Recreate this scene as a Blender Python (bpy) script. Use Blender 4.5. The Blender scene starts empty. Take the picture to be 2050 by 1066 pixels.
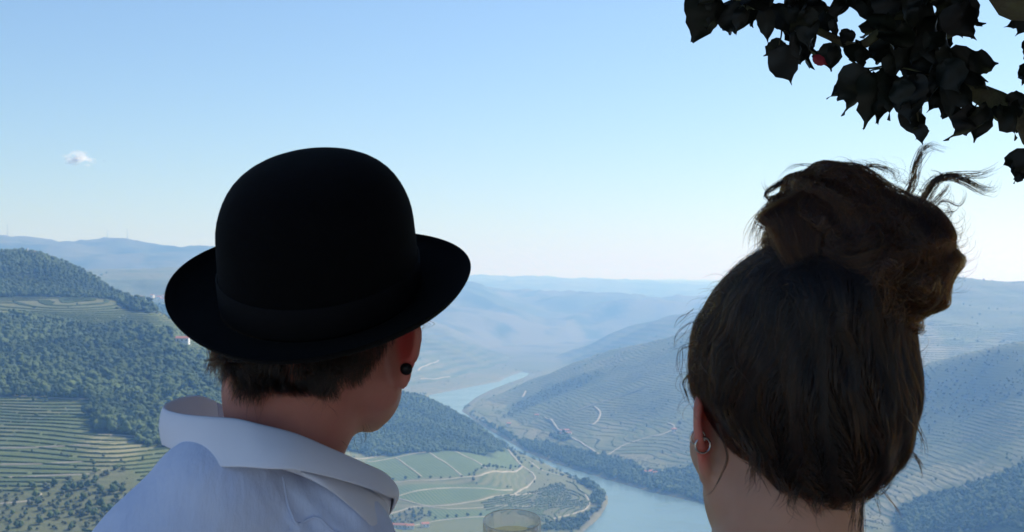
import bpy, bmesh, math, random
import numpy as np
from mathutils import Vector, Matrix
R = math.radians
scene = bpy.context.scene
COL = scene.collection

# ------------------------------------------------------------------ camera
EYE = 1.60                      # eye height above the terrace paving
cam_data = bpy.data.cameras.new('camera')
cam_data.sensor_fit = 'HORIZONTAL'
cam_data.sensor_width = 36.0
cam_data.lens = 36.0 * 2816.0 / 2050.0
cam_data.shift_y = 0.0205
cam_data.clip_start = 0.05
cam_data.clip_end = 80000.0
cam_data.dof.use_dof = True
cam_data.dof.focus_distance = 2.2
cam_data.dof.aperture_fstop = 22.0
cam = bpy.data.objects.new('camera', cam_data)
cam.location = (0, 0, EYE)
cam.rotation_euler = (R(90), 0, 0)
COL.objects.link(cam)
scene.camera = cam

# ------------------------------------------------------------------ world, sun, exposure
SUN_EL, SUN_AZ = R(44), R(56)             # azimuth measured clockwise from the view direction (+Y)
world = bpy.data.worlds.new('World'); scene.world = world; world.use_nodes = True
wn = world.node_tree; wn.nodes.clear()
wo = wn.nodes.new('ShaderNodeOutputWorld'); wb = wn.nodes.new('ShaderNodeBackground')
sky = wn.nodes.new('ShaderNodeTexSky'); sky.sky_type = 'NISHITA'; sky.sun_disc = False
sky.sun_elevation = SUN_EL; sky.sun_rotation = SUN_AZ
sky.altitude = 300; sky.air_density = 1.0; sky.dust_density = 0.7; sky.ozone_density = 5.5
wn.links.new(sky.outputs[0], wb.inputs[0]); wb.inputs[1].default_value = 0.075
wn.links.new(wb.outputs[0], wo.inputs[0])
sun_d = bpy.data.lights.new('sun', 'SUN'); sun_d.energy = 3.0; sun_d.angle = R(0.53)
sun_d.color = (1.0, 0.96, 0.90)
sun = bpy.data.objects.new('sun', sun_d); COL.objects.link(sun)
sdir = Vector((math.sin(SUN_AZ) * math.cos(SUN_EL), math.cos(SUN_AZ) * math.cos(SUN_EL), math.sin(SUN_EL)))
sun.rotation_euler = sdir.to_track_quat('Z', 'Y').to_euler()
sun.location = (20, 10, 40)
scene.view_settings.view_transform = 'Standard'; scene.view_settings.look = 'None'
scene.view_settings.gamma = 1.0; scene.view_settings.use_curve_mapping = False
scene.view_settings.exposure = 1.0
scene.render.engine = 'CYCLES'
scene.cycles.use_denoising = True
scene.cycles.max_bounces = 8; scene.cycles.transparent_max_bounces = 24; scene.cycles.volume_bounces = 3
scene.cycles.use_adaptive_sampling = True; scene.cycles.adaptive_threshold = 0.01

# ------------------------------------------------------------------ small helpers
def tag(o, label=None, cat=None, group=None, kind=None):
    if label: o['label'] = label
    if cat: o['category'] = cat
    if group: o['group'] = group
    if kind: o['kind'] = kind
    return o
def empty(name, loc=(0, 0, 0)):
    o = bpy.data.objects.new(name, None); o.location = loc; o.empty_display_size = 0.1
    COL.objects.link(o); return o
def mesh_obj(name, V, F, mat=None, parent=None, smooth=True):
    me = bpy.data.meshes.new(name)
    V = np.asarray(V, dtype=np.float32)
    if isinstance(F, np.ndarray):
        n, k = F.shape
        me.vertices.add(len(V)); me.vertices.foreach_set('co', V.ravel())
        me.loops.add(n * k); me.loops.foreach_set('vertex_index', F.astype(np.int32).ravel())
        me.polygons.add(n); me.polygons.foreach_set('loop_start', np.arange(0, n * k, k, dtype=np.int32))
        me.polygons.foreach_set('loop_total', np.full(n, k, dtype=np.int32))
        me.update(calc_edges=True); me.validate()
    else:
        me.from_pydata([tuple(map(float, v)) for v in V], [], F); me.update()
    if smooth: me.polygons.foreach_set('use_smooth', np.ones(len(me.polygons), dtype=bool))
    if mat: me.materials.append(mat)
    o = bpy.data.objects.new(name, me); COL.objects.link(o)
    if parent: o.parent = parent
    return o
class NT:
    """tiny node builder"""
    def __init__(s, name):
        s.m = bpy.data.materials.new(name); s.m.use_nodes = True; s.t = s.m.node_tree; s.t.nodes.clear()
        s.out = s.t.nodes.new('ShaderNodeOutputMaterial')
    def n(s, typ, ins=None, **kw):
        nd = s.t.nodes.new(typ)
        for k, v in kw.items(): setattr(nd, k, v)
        for k, v in (ins or {}).items():
            if isinstance(v, bpy.types.NodeSocket): s.t.links.new(v, nd.inputs[k])
            else: nd.inputs[k].default_value = v
        return nd
    def mix(s, f, a, b):
        nd = s.n('ShaderNodeMix', data_type='RGBA')
        for i, v in ((0, f), (6, a), (7, b)):
            if isinstance(v, bpy.types.NodeSocket): s.t.links.new(v, nd.inputs[i])
            else: nd.inputs[i].default_value = v if i == 0 else (*v, 1) if len(v) == 3 else v
        return nd.outputs[2]
    def math(s, op, a, b=0.0, c=0.0, clamp=False):
        nd = s.n('ShaderNodeMath', operation=op, use_clamp=clamp)
        for i, v in enumerate((a, b, c)):
            if isinstance(v, bpy.types.NodeSocket): s.t.links.new(v, nd.inputs[i])
            else: nd.inputs[i].default_value = v
        return nd.outputs[0]
    def noise(s, scale, detail=3, vec=None, rough=0.55):
        nd = s.n('ShaderNodeTexNoise', {'Scale': scale, 'Detail': detail, 'Roughness': rough})
        if vec is not None: s.t.links.new(vec, nd.inputs['Vector'])
        return nd.outputs['Fac']
    def ramp(s, f, a, b):
        nd = s.n('ShaderNodeMapRange', {'Value': f, 'From Min': a, 'From Max': b}, clamp=True); return nd.outputs[0]
    def surf(s, sh): s.t.links.new(sh, s.out.inputs[0]); return s.m
def simple_mat(name, c1, c2=None, scale=8.0, rough=0.8, bump=0.0, bscale=None, spec=0.3, **extra):
    t = NT(name)
    pos = t.n('ShaderNodeTexCoord').outputs['Object']
    base = t.mix(t.ramp(t.noise(scale, 4, pos), 0.35, 0.65), c1, c2 or c1)
    p = t.n('ShaderNodeBsdfPrincipled', {'Base Color': base, 'Roughness': rough, 'Specular IOR Level': spec})
    for k, v in extra.items(): p.inputs[k.replace('_', ' ')].default_value = v
    if bump:
        b = t.n('ShaderNodeBump', {'Strength': 1.0, 'Distance': bump, 'Height': t.noise(bscale or scale * 6, 4, pos)})
        t.t.links.new(b.outputs[0], p.inputs['Normal'])
    return t.surf(p.outputs[0])
# ------------------------------------------------------------------ the valley: heights
F_ = 2816.0
WATER = 1.6 - 300.0
def _hash(ix, iy, seed):
    h = (ix.astype(np.int64) * 374761393 + iy.astype(np.int64) * 668265263 + seed * 1274126177) & 0xFFFFFFFF
    h = ((h ^ (h >> 13)) * 1274126177) & 0xFFFFFFFF
    return ((h ^ (h >> 16)) & 0xFFFF) / 65535.0
def vnoise(x, y, seed=0):
    x0 = np.floor(x); y0 = np.floor(y); fx = x - x0; fy = y - y0
    fx = fx * fx * fx * (fx * (fx * 6 - 15) + 10); fy = fy * fy * fy * (fy * (fy * 6 - 15) + 10)
    a = _hash(x0, y0, seed); b = _hash(x0 + 1, y0, seed); c = _hash(x0, y0 + 1, seed); d = _hash(x0 + 1, y0 + 1, seed)
    return (a + (b - a) * fx) * (1 - fy) + (c + (d - c) * fx) * fy - 0.5
def fbm(x, y, wl, octs=4, seed=0, gain=0.5):
    s = 0; a = 1.0
    for i in range(octs):
        s = s + a * vnoise(x / wl + 13.7 * i, y / wl - 7.3 * i, seed + i); wl = wl / 2.03; a *= gain
    return s
# survey of the valley: bearing (1/2816 of the distance, 1025 = straight ahead) : [(distance m, drop 575 = eye level), ...]
SURVEY = {
 -1400: [(100,1700),(400,1400),(850,1150),(1300,760),(1650,600),(1900,540),(2600,580),(4500,540),(6700,510),(7900,530),(20000,575)],
 -500: [(100,1700),(400,1400),(850,1066),(1150,800),(1480,645),(1650,605),(1850,540),(2600,610),(4500,545),(6700,488),(7900,520),(20000,580)],
 -150: [(100,1700),(400,1400),(850,1066),(1150,800),(1480,645),(1650,600),(1750,565),(1850,522),(2000,545),(2600,630),(4500,545),(6700,474),(7900,520)],
 0: [(850,1066),(1000,915),(1150,800),(1320,715),(1480,642),(1650,597),(1740,560),(1850,509),(2000,530),(2600,640),(4000,560),(5500,545),(6700,482),(7900,530),(20000,580)],
 60: [(1480,642),(1650,598),(1740,562),(1850,505),(2000,530),(6700,484)],
 150: [(850,1066),(1000,915),(1150,802),(1320,715),(1480,645),(1650,600),(1750,572),(1850,540),(2100,590),(2800,640),(4500,552),(5500,560),(6700,492),(7900,530)],
 200: [(1480,648),(1650,602),(1750,582),(1830,565),(2100,610),(4500,546),(6700,490)],
 250: [(850,1066),(1000,920),(1150,808),(1320,722),(1480,652),(1620,615),(1740,600),(1820,598),(2100,640),(3000,630),(3600,600),(4500,545),(5200,560),(6700,487),(7900,530)],
 330: [(850,1066),(1000,930),(1150,830),(1400,668),(1500,645),(1600,632),(1680,640),(1900,690),(3000,640),(3600,597),(4500,545),(5200,565),(6700,500),(7900,530)],
 410: [(850,1050),(1000,925),(1150,830),(1330,735),(1450,690),(1520,690),(1800,760),(3000,660),(3600,602),(4500,548),(6700,505),(7900,540)],
 480: [(100,1700),(400,1420),(850,1060),(1000,960),(1200,850),(1350,780),(1450,745),(1800,800),(3200,650),(4500,552),(6700,515),(7900,545),(20000,575)],
 600: [(850,1150),(1100,1010),(1300,930),(1500,900),(1800,880),(2100,850),(2400,800),(2700,820),(3500,720),(4500,690),(6000,600),(7200,550),(12500,560)],
 720: [(100,1750),(400,1500),(700,1360),(1000,1290),(1400,1140),(1650,1062),(1850,982),(2080,905),(2250,850),(2450,800),(2600,815),(3400,740),(4600,680),(6000,630),(7900,580),(12500,563)],
 820: [(1400,1150),(1650,1070),(1850,987),(2080,905),(2250,860),(2400,822),(2520,793),(2650,803),(2900,835),(3400,815),(3900,780),(4400,730),(5000,690),(5600,655),(7000,620),(7900,582),(12500,559)],
 865: [(2400,838),(2560,806),(2700,825)],
 910: [(1400,1150),(1650,1075),(1850,995),(2060,918),(2200,888),(2400,850),(2580,824),(2750,850),(3000,850),(3500,815),(4000,785),(4500,745),(5200,700),(6500,640),(7500,585),(8300,577),(10000,600),(12500,559)],
 960: [(2050,925),(2300,885),(2480,856),(2650,868),(8300,575),(12500,560)],
 1000: [(100,1800),(400,1570),(700,1410),(1000,1320),(1400,1160),(1650,1080),(1850,1003),(2050,945),(2300,905),(2430,890),(2550,903),(3100,847),(3500,808),(3700,781),(3900,785),(4400,767),(4800,745),(5600,715),(6500,680),(7500,600),(8300,582),(10000,600),(12500,562)],
 1060: [(1650,1085),(1850,1020),(2100,965),(2300,925),(2490,915),(2900,860),(3400,800),(3800,755),(4300,768),(4826,750),(5300,742),(5900,735),(6300,742),(6700,690),(7900,600),(8500,587),(10000,605),(12500,568)],
 1150: [(1650,1085),(1900,1012),(2130,968),(2400,925),(2500,905),(2700,865),(3000,810),(3300,762),(3700,731),(4200,770),(5000,740),(5500,715),(5900,700),(6500,735),(7200,660),(8300,593),(10000,610),(12500,568)],
 1190: [(3650,722),(5800,687),(12500,576)],
 1250: [(1300,1220),(1650,1087),(1900,1018),(2139,970),(2250,950),(2450,900),(2700,845),(3000,770),(3300,722),(3600,705),(4200,760),(5000,710),(5600,663),(6500,720),(7200,640),(8300,597),(10000,615),(12500,573)],
 1350: [(100,1800),(400,1570),(700,1410),(1000,1320),(2000,997),(2080,985),(2250,940),(2500,870),(2800,780),(3100,710),(3350,681),(4000,720),(5000,655),(5500,638),(6500,700),(7200,630),(8300,602),(10000,620),(12500,584)],
 1450: [(1900,1018),(2050,975),(2300,900),(2600,810),(2900,735),(3150,670),(3800,690),(4700,640),(5300,615),(6500,660),(7200,630),(8300,602),(12500,590)],
 1600: [(1200,1250),(1500,1120),(1817,1040),(1950,1000),(2200,900),(2500,800),(2800,730),(3300,690),(4200,620),(5000,590),(7000,600),(12500,595)],
 1750: [(1300,1190),(1640,1088),(1760,1050),(1950,965),(2200,860),(2450,775),(2700,765),(3200,700),(3900,590),(4300,549),(5000,560),(7000,600),(12500,600)],
 1850: [(400,1570),(1000,1300),(1500,1120),(1650,1066),(1760,1010),(1950,930),(2150,840),(2350,742),(2800,750),(3100,700),(3600,620),(4100,547),(4800,570),(7200,600),(12500,600)],
 1930: [(1550,1080),(1700,1010),(1950,900),(2200,780),(2310,722),(2800,745),(3150,690),(3650,612),(4100,549),(4800,570)],
 2000: [(1000,1290),(1450,1075),(1600,1010),(1800,925),(2050,800),(2250,706),(2800,740),(3300,680),(3700,610),(4100,555),(4800,580),(7200,610)],
 2050: [(1450,1066),(1700,950),(2000,800),(2230,695),(2800,730),(3300,670),(3700,610),(4100,556),(4800,580)],
 2400: [(100,1800),(400,1570),(1000,1280),(1500,1040),(1800,900),(2200,670),(2800,700),(3700,600),(4100,552),(7200,600),(12500,600)],
 3400: [(100,1800),(400,1570),(1000,1250),(1500,1000),(1800,850),(2200,620),(2800,650),(3700,600),(4100,560),(7200,580),(12500,590)],
}
_P = np.array([((px - 1025) / F_, math.log(d), (575 - py) / F_) for px, l in SURVEY.items() for d, py in l])
KV = 0.42
def _phi(r): return np.sqrt(r * r + 0.012 ** 2)
_A = np.stack([_P[:, 0], _P[:, 1] * KV], 1)
_D = _phi(np.sqrt(((_A[:, None] - _A[None]) ** 2).sum(-1)))
_n = len(_A)
_M = np.zeros((_n + 1, _n + 1)); _M[:_n, :_n] = _D + np.eye(_n) * -0.0015; _M[_n, :_n] = 1; _M[:_n, _n] = 1
_W = np.linalg.solve(_M, np.append(_P[:, 2], 0))
def wpt(px, py_or_d, is_d=False):
    d = py_or_d if is_d else 300.0 * F_ / (py_or_d - 575)
    return ((px - 1025) / F_ * d, d)
RIVER_R = [wpt(*a) for a in [(1062,748),(1050,756),(1022,766),(985,780),(955,795),(930,815),(926,824),(958,846),(990,866),(1020,884),(1055,905),(1100,924),(1200,955),(1300,984),(1420,1011),(1600,1046),(1800,1100),(2100,1190),(2600,1330)]]
RIVER_L = [wpt(*a) for a in [(1045,745),(1015,755),(1000,764),(940,775),(860,791),(850,800),(885,817),(935,847),(985,876),(1035,905),(1080,925),(1120,944),(1165,964),(1200,978),(1216,994),(1214,1012),(1196,1040),(1165,1066),(1130,1100),(1180,1180),(1500,1330),(1900,1500)]]
RIVER = np.array(RIVER_R + RIVER_L[::-1])
def poly_sd(x, y, poly):
    """signed distance to a closed polygon, negative inside"""
    d = np.full(x.shape, 1e18); s = np.zeros(x.shape, bool)
    n = len(poly)
    for i in range(n):
        ax, ay = poly[i]; bx, by = poly[(i + 1) % n]
        ex, ey = bx - ax, by - ay
        t = np.clip(((x - ax) * ex + (y - ay) * ey) / (ex * ex + ey * ey + 1e-12), 0, 1)
        d = np.minimum(d, (x - ax - t * ex) ** 2 + (y - ay - t * ey) ** 2)
        c = ((ay > y) != (by > y)) & (x < (bx - ax) * (y - ay) / (by - ay + 1e-12) + ax)
        s ^= c
    d = np.sqrt(d); return np.where(s, -d, d)
def sstep(a, b, x):
    t = np.clip((x - a) / (b - a), 0, 1); return t * t * (3 - 2 * t)
def height(x, y):
    x = np.asarray(x, float); y = np.maximum(np.asarray(y, float), 1.0); shp = x.shape; x = x.ravel(); y = y.ravel()
    out = np.empty(len(x))
    for k in range(0, len(x), 20000):
        xs, ys = x[k:k + 20000], y[k:k + 20000]
        q = np.stack([xs / ys, np.log(ys) * KV], 1)
        r2 = (q * q).sum(1)[:, None] + (_A * _A).sum(1)[None] - 2 * q @ _A.T
        t = _phi(np.sqrt(np.maximum(r2, 0))) @ _W[:-1] + _W[-1]
        z = 1.6 + t * ys
        amp = np.interp(ys, [0, 300, 900, 2500, 5000, 9000, 20000], [0, .5, 2.0, 5.0, 16, 34, 30])
        wl = 260
        z = z + amp * 2 * fbm(xs, ys, 210.0, 4, 3) * np.where(ys > 4000, .4, 1)
        rid = 1 - np.abs(fbm(xs + 300 * vnoise(xs / 900, ys / 900, 5), ys, 900.0, 4, 11)) * 2.6
        z = z + np.interp(ys, [0, 2600, 4500, 7000, 12000, 20000], [0, 0, 26, 70, 60, 40]) * (rid - 0.55)
        sd = poly_sd(xs, ys, RIVER)
        far = sstep(2, 180, sd)
        bank = WATER + np.minimum(np.maximum(sd, 0) * 0.35 + 0.6, 9 + sd * .01)
        z = np.maximum(z, bank)
        z = np.where(sd < 60, WATER + (z - WATER) * (0.35 + 0.65 * sstep(0, 60, sd)), z)
        z = np.maximum(z, np.minimum(bank, WATER + 5))
        z = np.where(sd < 0, WATER - 4 * sstep(0, 12, -sd), z)
        # the slope straight below the lookout
        zn = -0.9 - 0.42 * np.maximum(ys - 3.2, 0) - 0.03 * np.abs(xs)
        z = np.where(ys < 160, zn + (z - zn) * sstep(60, 160, ys), z)
        out[k:k + 20000] = z
    return out.reshape(shp)
#---BUILD---
# plan of the valley floor and slopes, metres east and north of the lookout
WOOD = [[[-577,1471],[-539,1481],[-512,1495],[-458,1475],[-407,1479],[-348,1410],[-328,1372],[-320,1354],[-293,1412],[-268,1386],[-227,1218],[-216,1004],[-259,1050],[-274,1051],[-280,1060],[-295,1060],[-311,1060],[-321,1077],[-334,1125],[-346,1153],[-420,1155],[-457,1164]],[[-779,1655],[-605,1662],[-545,1660],[-487,1662],[-452,1668],[-496,1780],[-570,1900],[-764,2100],[-965,2050]],[[-467,1676],[-1016,3780],[-760,3125],[-746,3091],[-405,1572],[-453,1624]],[[-279,2040],[-224,2072],[-144,2080],[-94,2112],[-53,2140],[-20,2290],[-11,2420],[-22,2500],[-60,2620],[-123,2760],[-192,2640],[-293,2540],[-335,2450]],[[-112,3313],[-30,2919],[19,2698],[47,2640],[111,2510],[163,2384],[202,2304],[211,2161],[240,2209],[291,2242],[334,2164],[346,1971],[315,1869],[272,1939],[202,2072],[139,2230],[65,2430],[27,2569],[-36,2915],[-110,3259]],[[455,1685],[487,1792],[516,1804],[553,1779],[573,1746],[593,1729],[626,1720],[662,1704],[560,1439]],[[21,1676],[46,1732],[79,1787],[109,1866],[119,1957],[115,2028],[105,2103],[113,2167],[129,2075],[134,2008],[128,1923],[106,1804],[88,1729]],[[73,2727],[101,2713],[117,2633],[89,2647]]]
SCRUB = [[[668,2336],[732,2355],[782,2258],[853,2233],[753,1973],[694,2047],[654,2103],[605,2064],[583,2039]],[[19,3474],[112,3313],[200,3220],[197,3163],[85,3189],[-28,3104]]]
GROVE = [[[-357,928],[-321,938],[-300,953],[-275,986],[-241,938],[-218,848],[-327,849]],[[-33,1831],[24,1957],[54,2044],[86,2106],[102,2014],[107,1941],[81,1826],[34,1741],[22,1796],[-26,1801]],[[-159,1758],[-111,1784],[-101,1753],[-146,1678],[-170,1676]],[[-238,2003],[-193,2135],[-169,2112],[-209,2061]],[[-127,2164],[-94,2292],[-38,2397],[-24,2727],[-96,2173]]]
GREEN = [[[-210,2041],[-166,2072],[-95,2150],[-24,2654],[-4,2355],[12,2221],[-59,1957],[-160,1912],[-206,1902]],[[-157,1884],[-51,1918],[3,1941],[-49,1838],[-112,1796],[-152,1826]],[[-105,1784],[-26,1801],[-25,1755],[-101,1727]]]
DRY = [[[-315,1056],[-280,1061],[-267,1036],[-267,996],[-287,956],[-310,1020]],[[482,1846],[523,1902],[582,1939],[615,1851],[601,1736],[560,1804],[518,1814],[486,1801]],[[1060,3619],[935,3008],[688,2377],[984,3484]]]
TRACKS = [[[-232,2008],[-183,2098],[-131,2106],[-103,2159],[-52,2251],[-24,2709]],[[-208,2019],[-165,2061],[-123,2101]],[[-170,2053],[-124,1936]],[[-129,2109],[-69,1952]],[[-85,2115],[-36,2025]],[[-24,2709],[-4,2355],[8,2255],[16,2230],[31,2212],[36,2135],[14,1984],[3,1918],[-42,1838],[-93,1799],[-111,1794],[-152,1826]],[[-176,1739],[-136,1777],[-121,1799],[-111,1794]],[[-166,1907],[-106,1920],[-45,1965],[4,2153],[16,2230]],[[-153,1829],[-109,1869],[-84,1892],[-17,1912],[0,1947]],[[3,1918],[43,1995],[69,2044]],[[-111,1794],[-79,1789],[-42,1806],[16,1856],[37,1879]],[[98,2036],[105,1973],[106,1910],[96,1859],[74,1809],[50,1767]],[[-145,1672],[-101,1727],[-28,1770]],[[68,2967],[82,2892],[88,2833],[102,2731],[113,2654],[134,2524],[158,2407]],[[157,2757],[168,2776],[179,2833],[169,2880]],[[128,2892],[170,2900],[222,2904],[283,2896]],[[25,3484],[34,3532]],[[159,2426],[199,2487],[236,2507],[273,2517],[288,2538]],[[288,2597],[297,2555],[287,2524],[291,2503]],[[-405,1158],[-375,1153],[-345,1153]],[[-311,1054],[-295,1057],[-280,1064]],[[-330,906],[-311,908],[-300,909],[-302,920],[-310,925]],[[-544,1620],[-527,1605]],[[-299,4426],[-261,4738],[-254,4842]],[[-280,4267],[-199,4475]],[[-371,1020],[-340,1023],[-309,1029]],[[-358,985],[-328,987],[-301,993]],[[-348,957],[-319,960],[-290,966]],[[29,2314],[51,2224],[82,2188]],[[-347,1404],[-329,1376],[-326,1406],[-614,2857]]]
HEDGE = [[[-160,1918],[-99,1931],[-59,1960],[12,2221]],[[-25,2769],[4,2345],[16,2248],[60,2236],[106,2126]],[[-52,1960],[-50,1920]],[[-96,1741],[-25,1770]]]
HOUSES = [[[103,2750],[96,2713],[110,2705],[214,2188],[221,2170],[291,2524],[-963,3765],[-925,3684],[-950,3679],[-917,3714],[-902,3629],[-326,1393],[-7,2971],[53,3012],[560,1713],[-985,3749],[-885,3639],[-135,1685],[-122,1681],[-105,1694]]]
CHAPEL = [[[-634,1856]]]
MASTS = [[[-2230,6219],[-1856,6451],[-1788,6540]]]
RIVER_SIDE = np.array(RIVER_R + [(3000, 900), (3000, 4200), (60, 4200)])
# ------------------------------------------------------------------ terrain sheet
us = np.concatenate([-np.linspace(1.25, .42, 60)[:-1], np.linspace(-.42, .42, 720), np.linspace(.42, 1.25, 60)[1:]])
vs = np.concatenate([np.linspace(math.log(3.3), math.log(760), 70)[:-1], np.linspace(math.log(760), math.log(6500), 520)[:-1], np.linspace(math.log(6500), math.log(26000), 170)])
U, VV = np.meshgrid(us, np.exp(vs)); GX = U * VV; GY = VV
GZ = height(GX, GY)
nr, nc = GX.shape
idx = np.arange(nr * nc).reshape(nr, nc)
TF = np.stack([idx[:-1, :-1], idx[:-1, 1:], idx[1:, 1:], idx[1:, :-1]], -1).reshape(-1, 4)
TV = np.stack([GX, GY, GZ], -1).reshape(-1, 3)
def surf_z(x, y):
    """height read off the built sheet (bilinear), so that things stand on it"""
    x = np.asarray(x, float); y = np.asarray(y, float)
    fu = np.interp(x / y, us, np.arange(nc)); fv = np.interp(np.log(y), vs, np.arange(nr))
    i = np.clip(fu.astype(int), 0, nc - 2); j = np.clip(fv.astype(int), 0, nr - 2); a = fu - i; b = fv - j
    return (GZ[j, i] * (1 - a) + GZ[j, i + 1] * a) * (1 - b) + (GZ[j + 1, i] * (1 - a) + GZ[j + 1, i + 1] * a) * b
def mask(polys, x, y, soft=8.0, wob=10.0):
    m = np.zeros(x.shape); w = fbm(x, y, 40.0, 3, 21) * 2 * wob
    for p in polys:
        p = np.array(p, float); sel = (x > p[:, 0].min() - 60) & (x < p[:, 0].max() + 60) & (y > p[:, 1].min() - 60) & (y < p[:, 1].max() + 60)
        if sel.any():
            sd = poly_sd(x[sel], y[sel], p) + w[sel]
            m[sel] = np.maximum(m[sel], 1 - sstep(-soft, soft, sd))
    return m
fx, fy = TV[:, 0], TV[:, 1]
A_wood = mask(WOOD, fx, fy); A_scrub = mask(SCRUB, fx, fy, 25); A_green = mask(GREEN, fx, fy, 3, 0); A_dry = mask(DRY, fx, fy, 12); A_grove = mask(GROVE, fx, fy)
A_river = poly_sd(fx, fy, RIVER)

t = NT('hill_ground')
geo = t.n('ShaderNodeNewGeometry'); pos = geo.outputs['Position']
sep = t.n('ShaderNodeSeparateXYZ', {0: pos}); X_, Y_, Z_ = sep.outputs
def att(n): return t.n('ShaderNodeAttribute', attribute_name=n).outputs['Fac']
wood, scrub, green, dry, grove, shore = map(att, ('wood', 'scrub', 'green', 'dry', 'grove', 'shore'))
n_big = t.noise(0.004, 3, pos); n_mid = t.noise(0.02, 4, pos); n_sm = t.noise(0.12, 4, pos); n_fine = t.noise(0.6, 3, pos)
far = t.ramp(Y_, 2400, 3600)
# plots of land with their own planting
vor = t.n('ShaderNodeTexVoronoi', {'Scale': 0.0075, 'Randomness': 0.9}); t.t.links.new(pos, vor.inputs['Vector'])
cellsep = t.n('ShaderNodeSeparateColor', {0: vor.outputs['Color']})
plot = cellsep.outputs[0]; plot2 = cellsep.outputs[1]
soil = t.mix(n_mid, (0.17, 0.145, 0.09), (0.25, 0.215, 0.14))
grass = t.mix(n_sm, (0.085, 0.115, 0.045), (0.15, 0.175, 0.075))
# contour rows: real terraces follow the height lines
wz = t.math('ADD', Z_, t.math('MULTIPLY', t.noise(0.010, 2, pos), 9.0))
wz = t.math('ADD', wz, t.math('MULTIPLY', n_sm, 0.9))
row_n = t.math('FRACT', t.math('DIVIDE', wz, 2.0))
row_f = t.math('FRACT', t.math('DIVIDE', wz, 3.8))
row_v = t.math('FRACT', t.math('DIVIDE', wz, 16.0))
def band(v): return t.math('SUBTRACT', 1.0, t.math('ABSOLUTE', t.math('SUBTRACT', t.math('MULTIPLY', v, 2.0), 1.0)))
bn, bf, bv = t.ramp(band(row_n), .25, .9), t.ramp(band(row_f), .2, .95), t.ramp(band(row_v), .3, .8)
near_b = t.ramp(Y_, 1500, 1700)
nmix = t.n('ShaderNodeMix', data_type='FLOAT'); t.t.links.new(near_b, nmix.inputs[0]); t.t.links.new(bn, nmix.inputs[2]); t.t.links.new(bf, nmix.inputs[3])
nmix2 = t.n('ShaderNodeMix', data_type='FLOAT'); t.t.links.new(t.ramp(Y_, 3600, 4600), nmix2.inputs[0]); t.t.links.new(nmix.outputs[0], nmix2.inputs[2]); t.t.links.new(bv, nmix2.inputs[3])
rows = nmix2.outputs[0]
planted = t.ramp(t.math('ADD', plot, t.math('MULTIPLY', n_big, 0.8)), 0.45, 0.75)
flat = t.ramp(t.n('ShaderNodeSeparateXYZ', {0: geo.outputs['Normal']}).outputs[2], 0.994, 0.984)
cover = t.math('MULTIPLY', t.math('MULTIPLY', rows, flat), t.math('MULTIPLY_ADD', planted, 0.55, 0.35))
vine = t.mix(plot2, (0.06, 0.095, 0.035), (0.095, 0.125, 0.045))
g0 = t.mix(t.math('MULTIPLY_ADD', plot2, 0.35, t.math('MULTIPLY_ADD', near_b, -.2, .62)), soil, grass)
g0 = t.mix(cover, g0, vine)
g0 = t.mix(t.math('MULTIPLY', t.ramp(n_sm, .56, .7), t.math('MULTIPLY_ADD', n_big, .8, .1)), g0, (0.045, 0.065, 0.03))
rowx = t.math('ADD', t.math('MULTIPLY', X_, .17), t.math('MULTIPLY', Y_, .075)); rowx = t.math('ADD', rowx, t.math('MULTIPLY', n_mid, .5)); strow = t.ramp(band(t.math('FRACT', rowx)), .2, .8)
g1 = t.mix(green, g0, t.mix(strow, t.mix(n_mid, (0.06, 0.105, 0.038), (0.085, 0.13, 0.05)), t.mix(n_sm, (0.12, 0.165, 0.075), (0.15, 0.17, 0.09))))
g1 = t.mix(t.math('MULTIPLY', dry, 0.75), g1, t.mix(rows, (0.30, 0.27, 0.15), (0.16, 0.165, 0.08)))
g1 = t.mix(t.math('MULTIPLY', scrub, 0.9), g1, t.mix(n_sm, (0.045, 0.065, 0.035), (0.09, 0.11, 0.055)))
g1 = t.mix(t.math('MULTIPLY', grove, 0.7), g1, t.mix(n_sm, (0.13, 0.125, 0.075), (0.09, 0.11, 0.05)))
g1 = t.mix(wood, g1, (0.035, 0.05, 0.022))
g1 = t.mix(t.math('MULTIPLY', shore, 0.8), g1, t.mix(n_sm, (0.10, 0.11, 0.06), (0.26, 0.23, 0.17)))
# far mountain sides: bare heath, rock and pine plantations
heath = t.mix(t.ramp(t.noise(0.0011, 5, pos), .4, .6), (0.075, 0.09, 0.055), (0.15, 0.14, 0.095))
heath = t.mix(t.ramp(t.noise(0.004, 4, pos), .5, .62), heath, (0.05, 0.065, 0.04))
g1 = t.mix(t.ramp(Y_, 4600, 6400), g1, heath)
bmp = t.n('ShaderNodeBump', {'Strength': 0.6, 'Distance': 1.2, 'Height': t.math('ADD', t.math('MULTIPLY', rows, 0.5), n_fine)})
p = t.n('ShaderNodeBsdfPrincipled', {'Base Color': g1, 'Roughness': 0.95, 'Specular IOR Level': 0.1, 'Normal': bmp.outputs[0]})
tm = t.surf(p.outputs[0])
terrain = mesh_obj('hill_terrain', TV, TF, tm)
for nme, arr in (('wood', A_wood), ('scrub', A_scrub), ('green', A_green), ('dry', A_dry), ('grove', A_grove), ('shore', 1 - sstep(3, 12, A_river + 8 * fbm(fx, fy, 30, 2, 9)))):
    a = terrain.data.attributes.new(nme, 'FLOAT', 'POINT'); a.data.foreach_set('value', arr.astype(np.float32))
tag(terrain, 'terraced valley slopes and hills rising from the river', None, None, 'structure')

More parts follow.
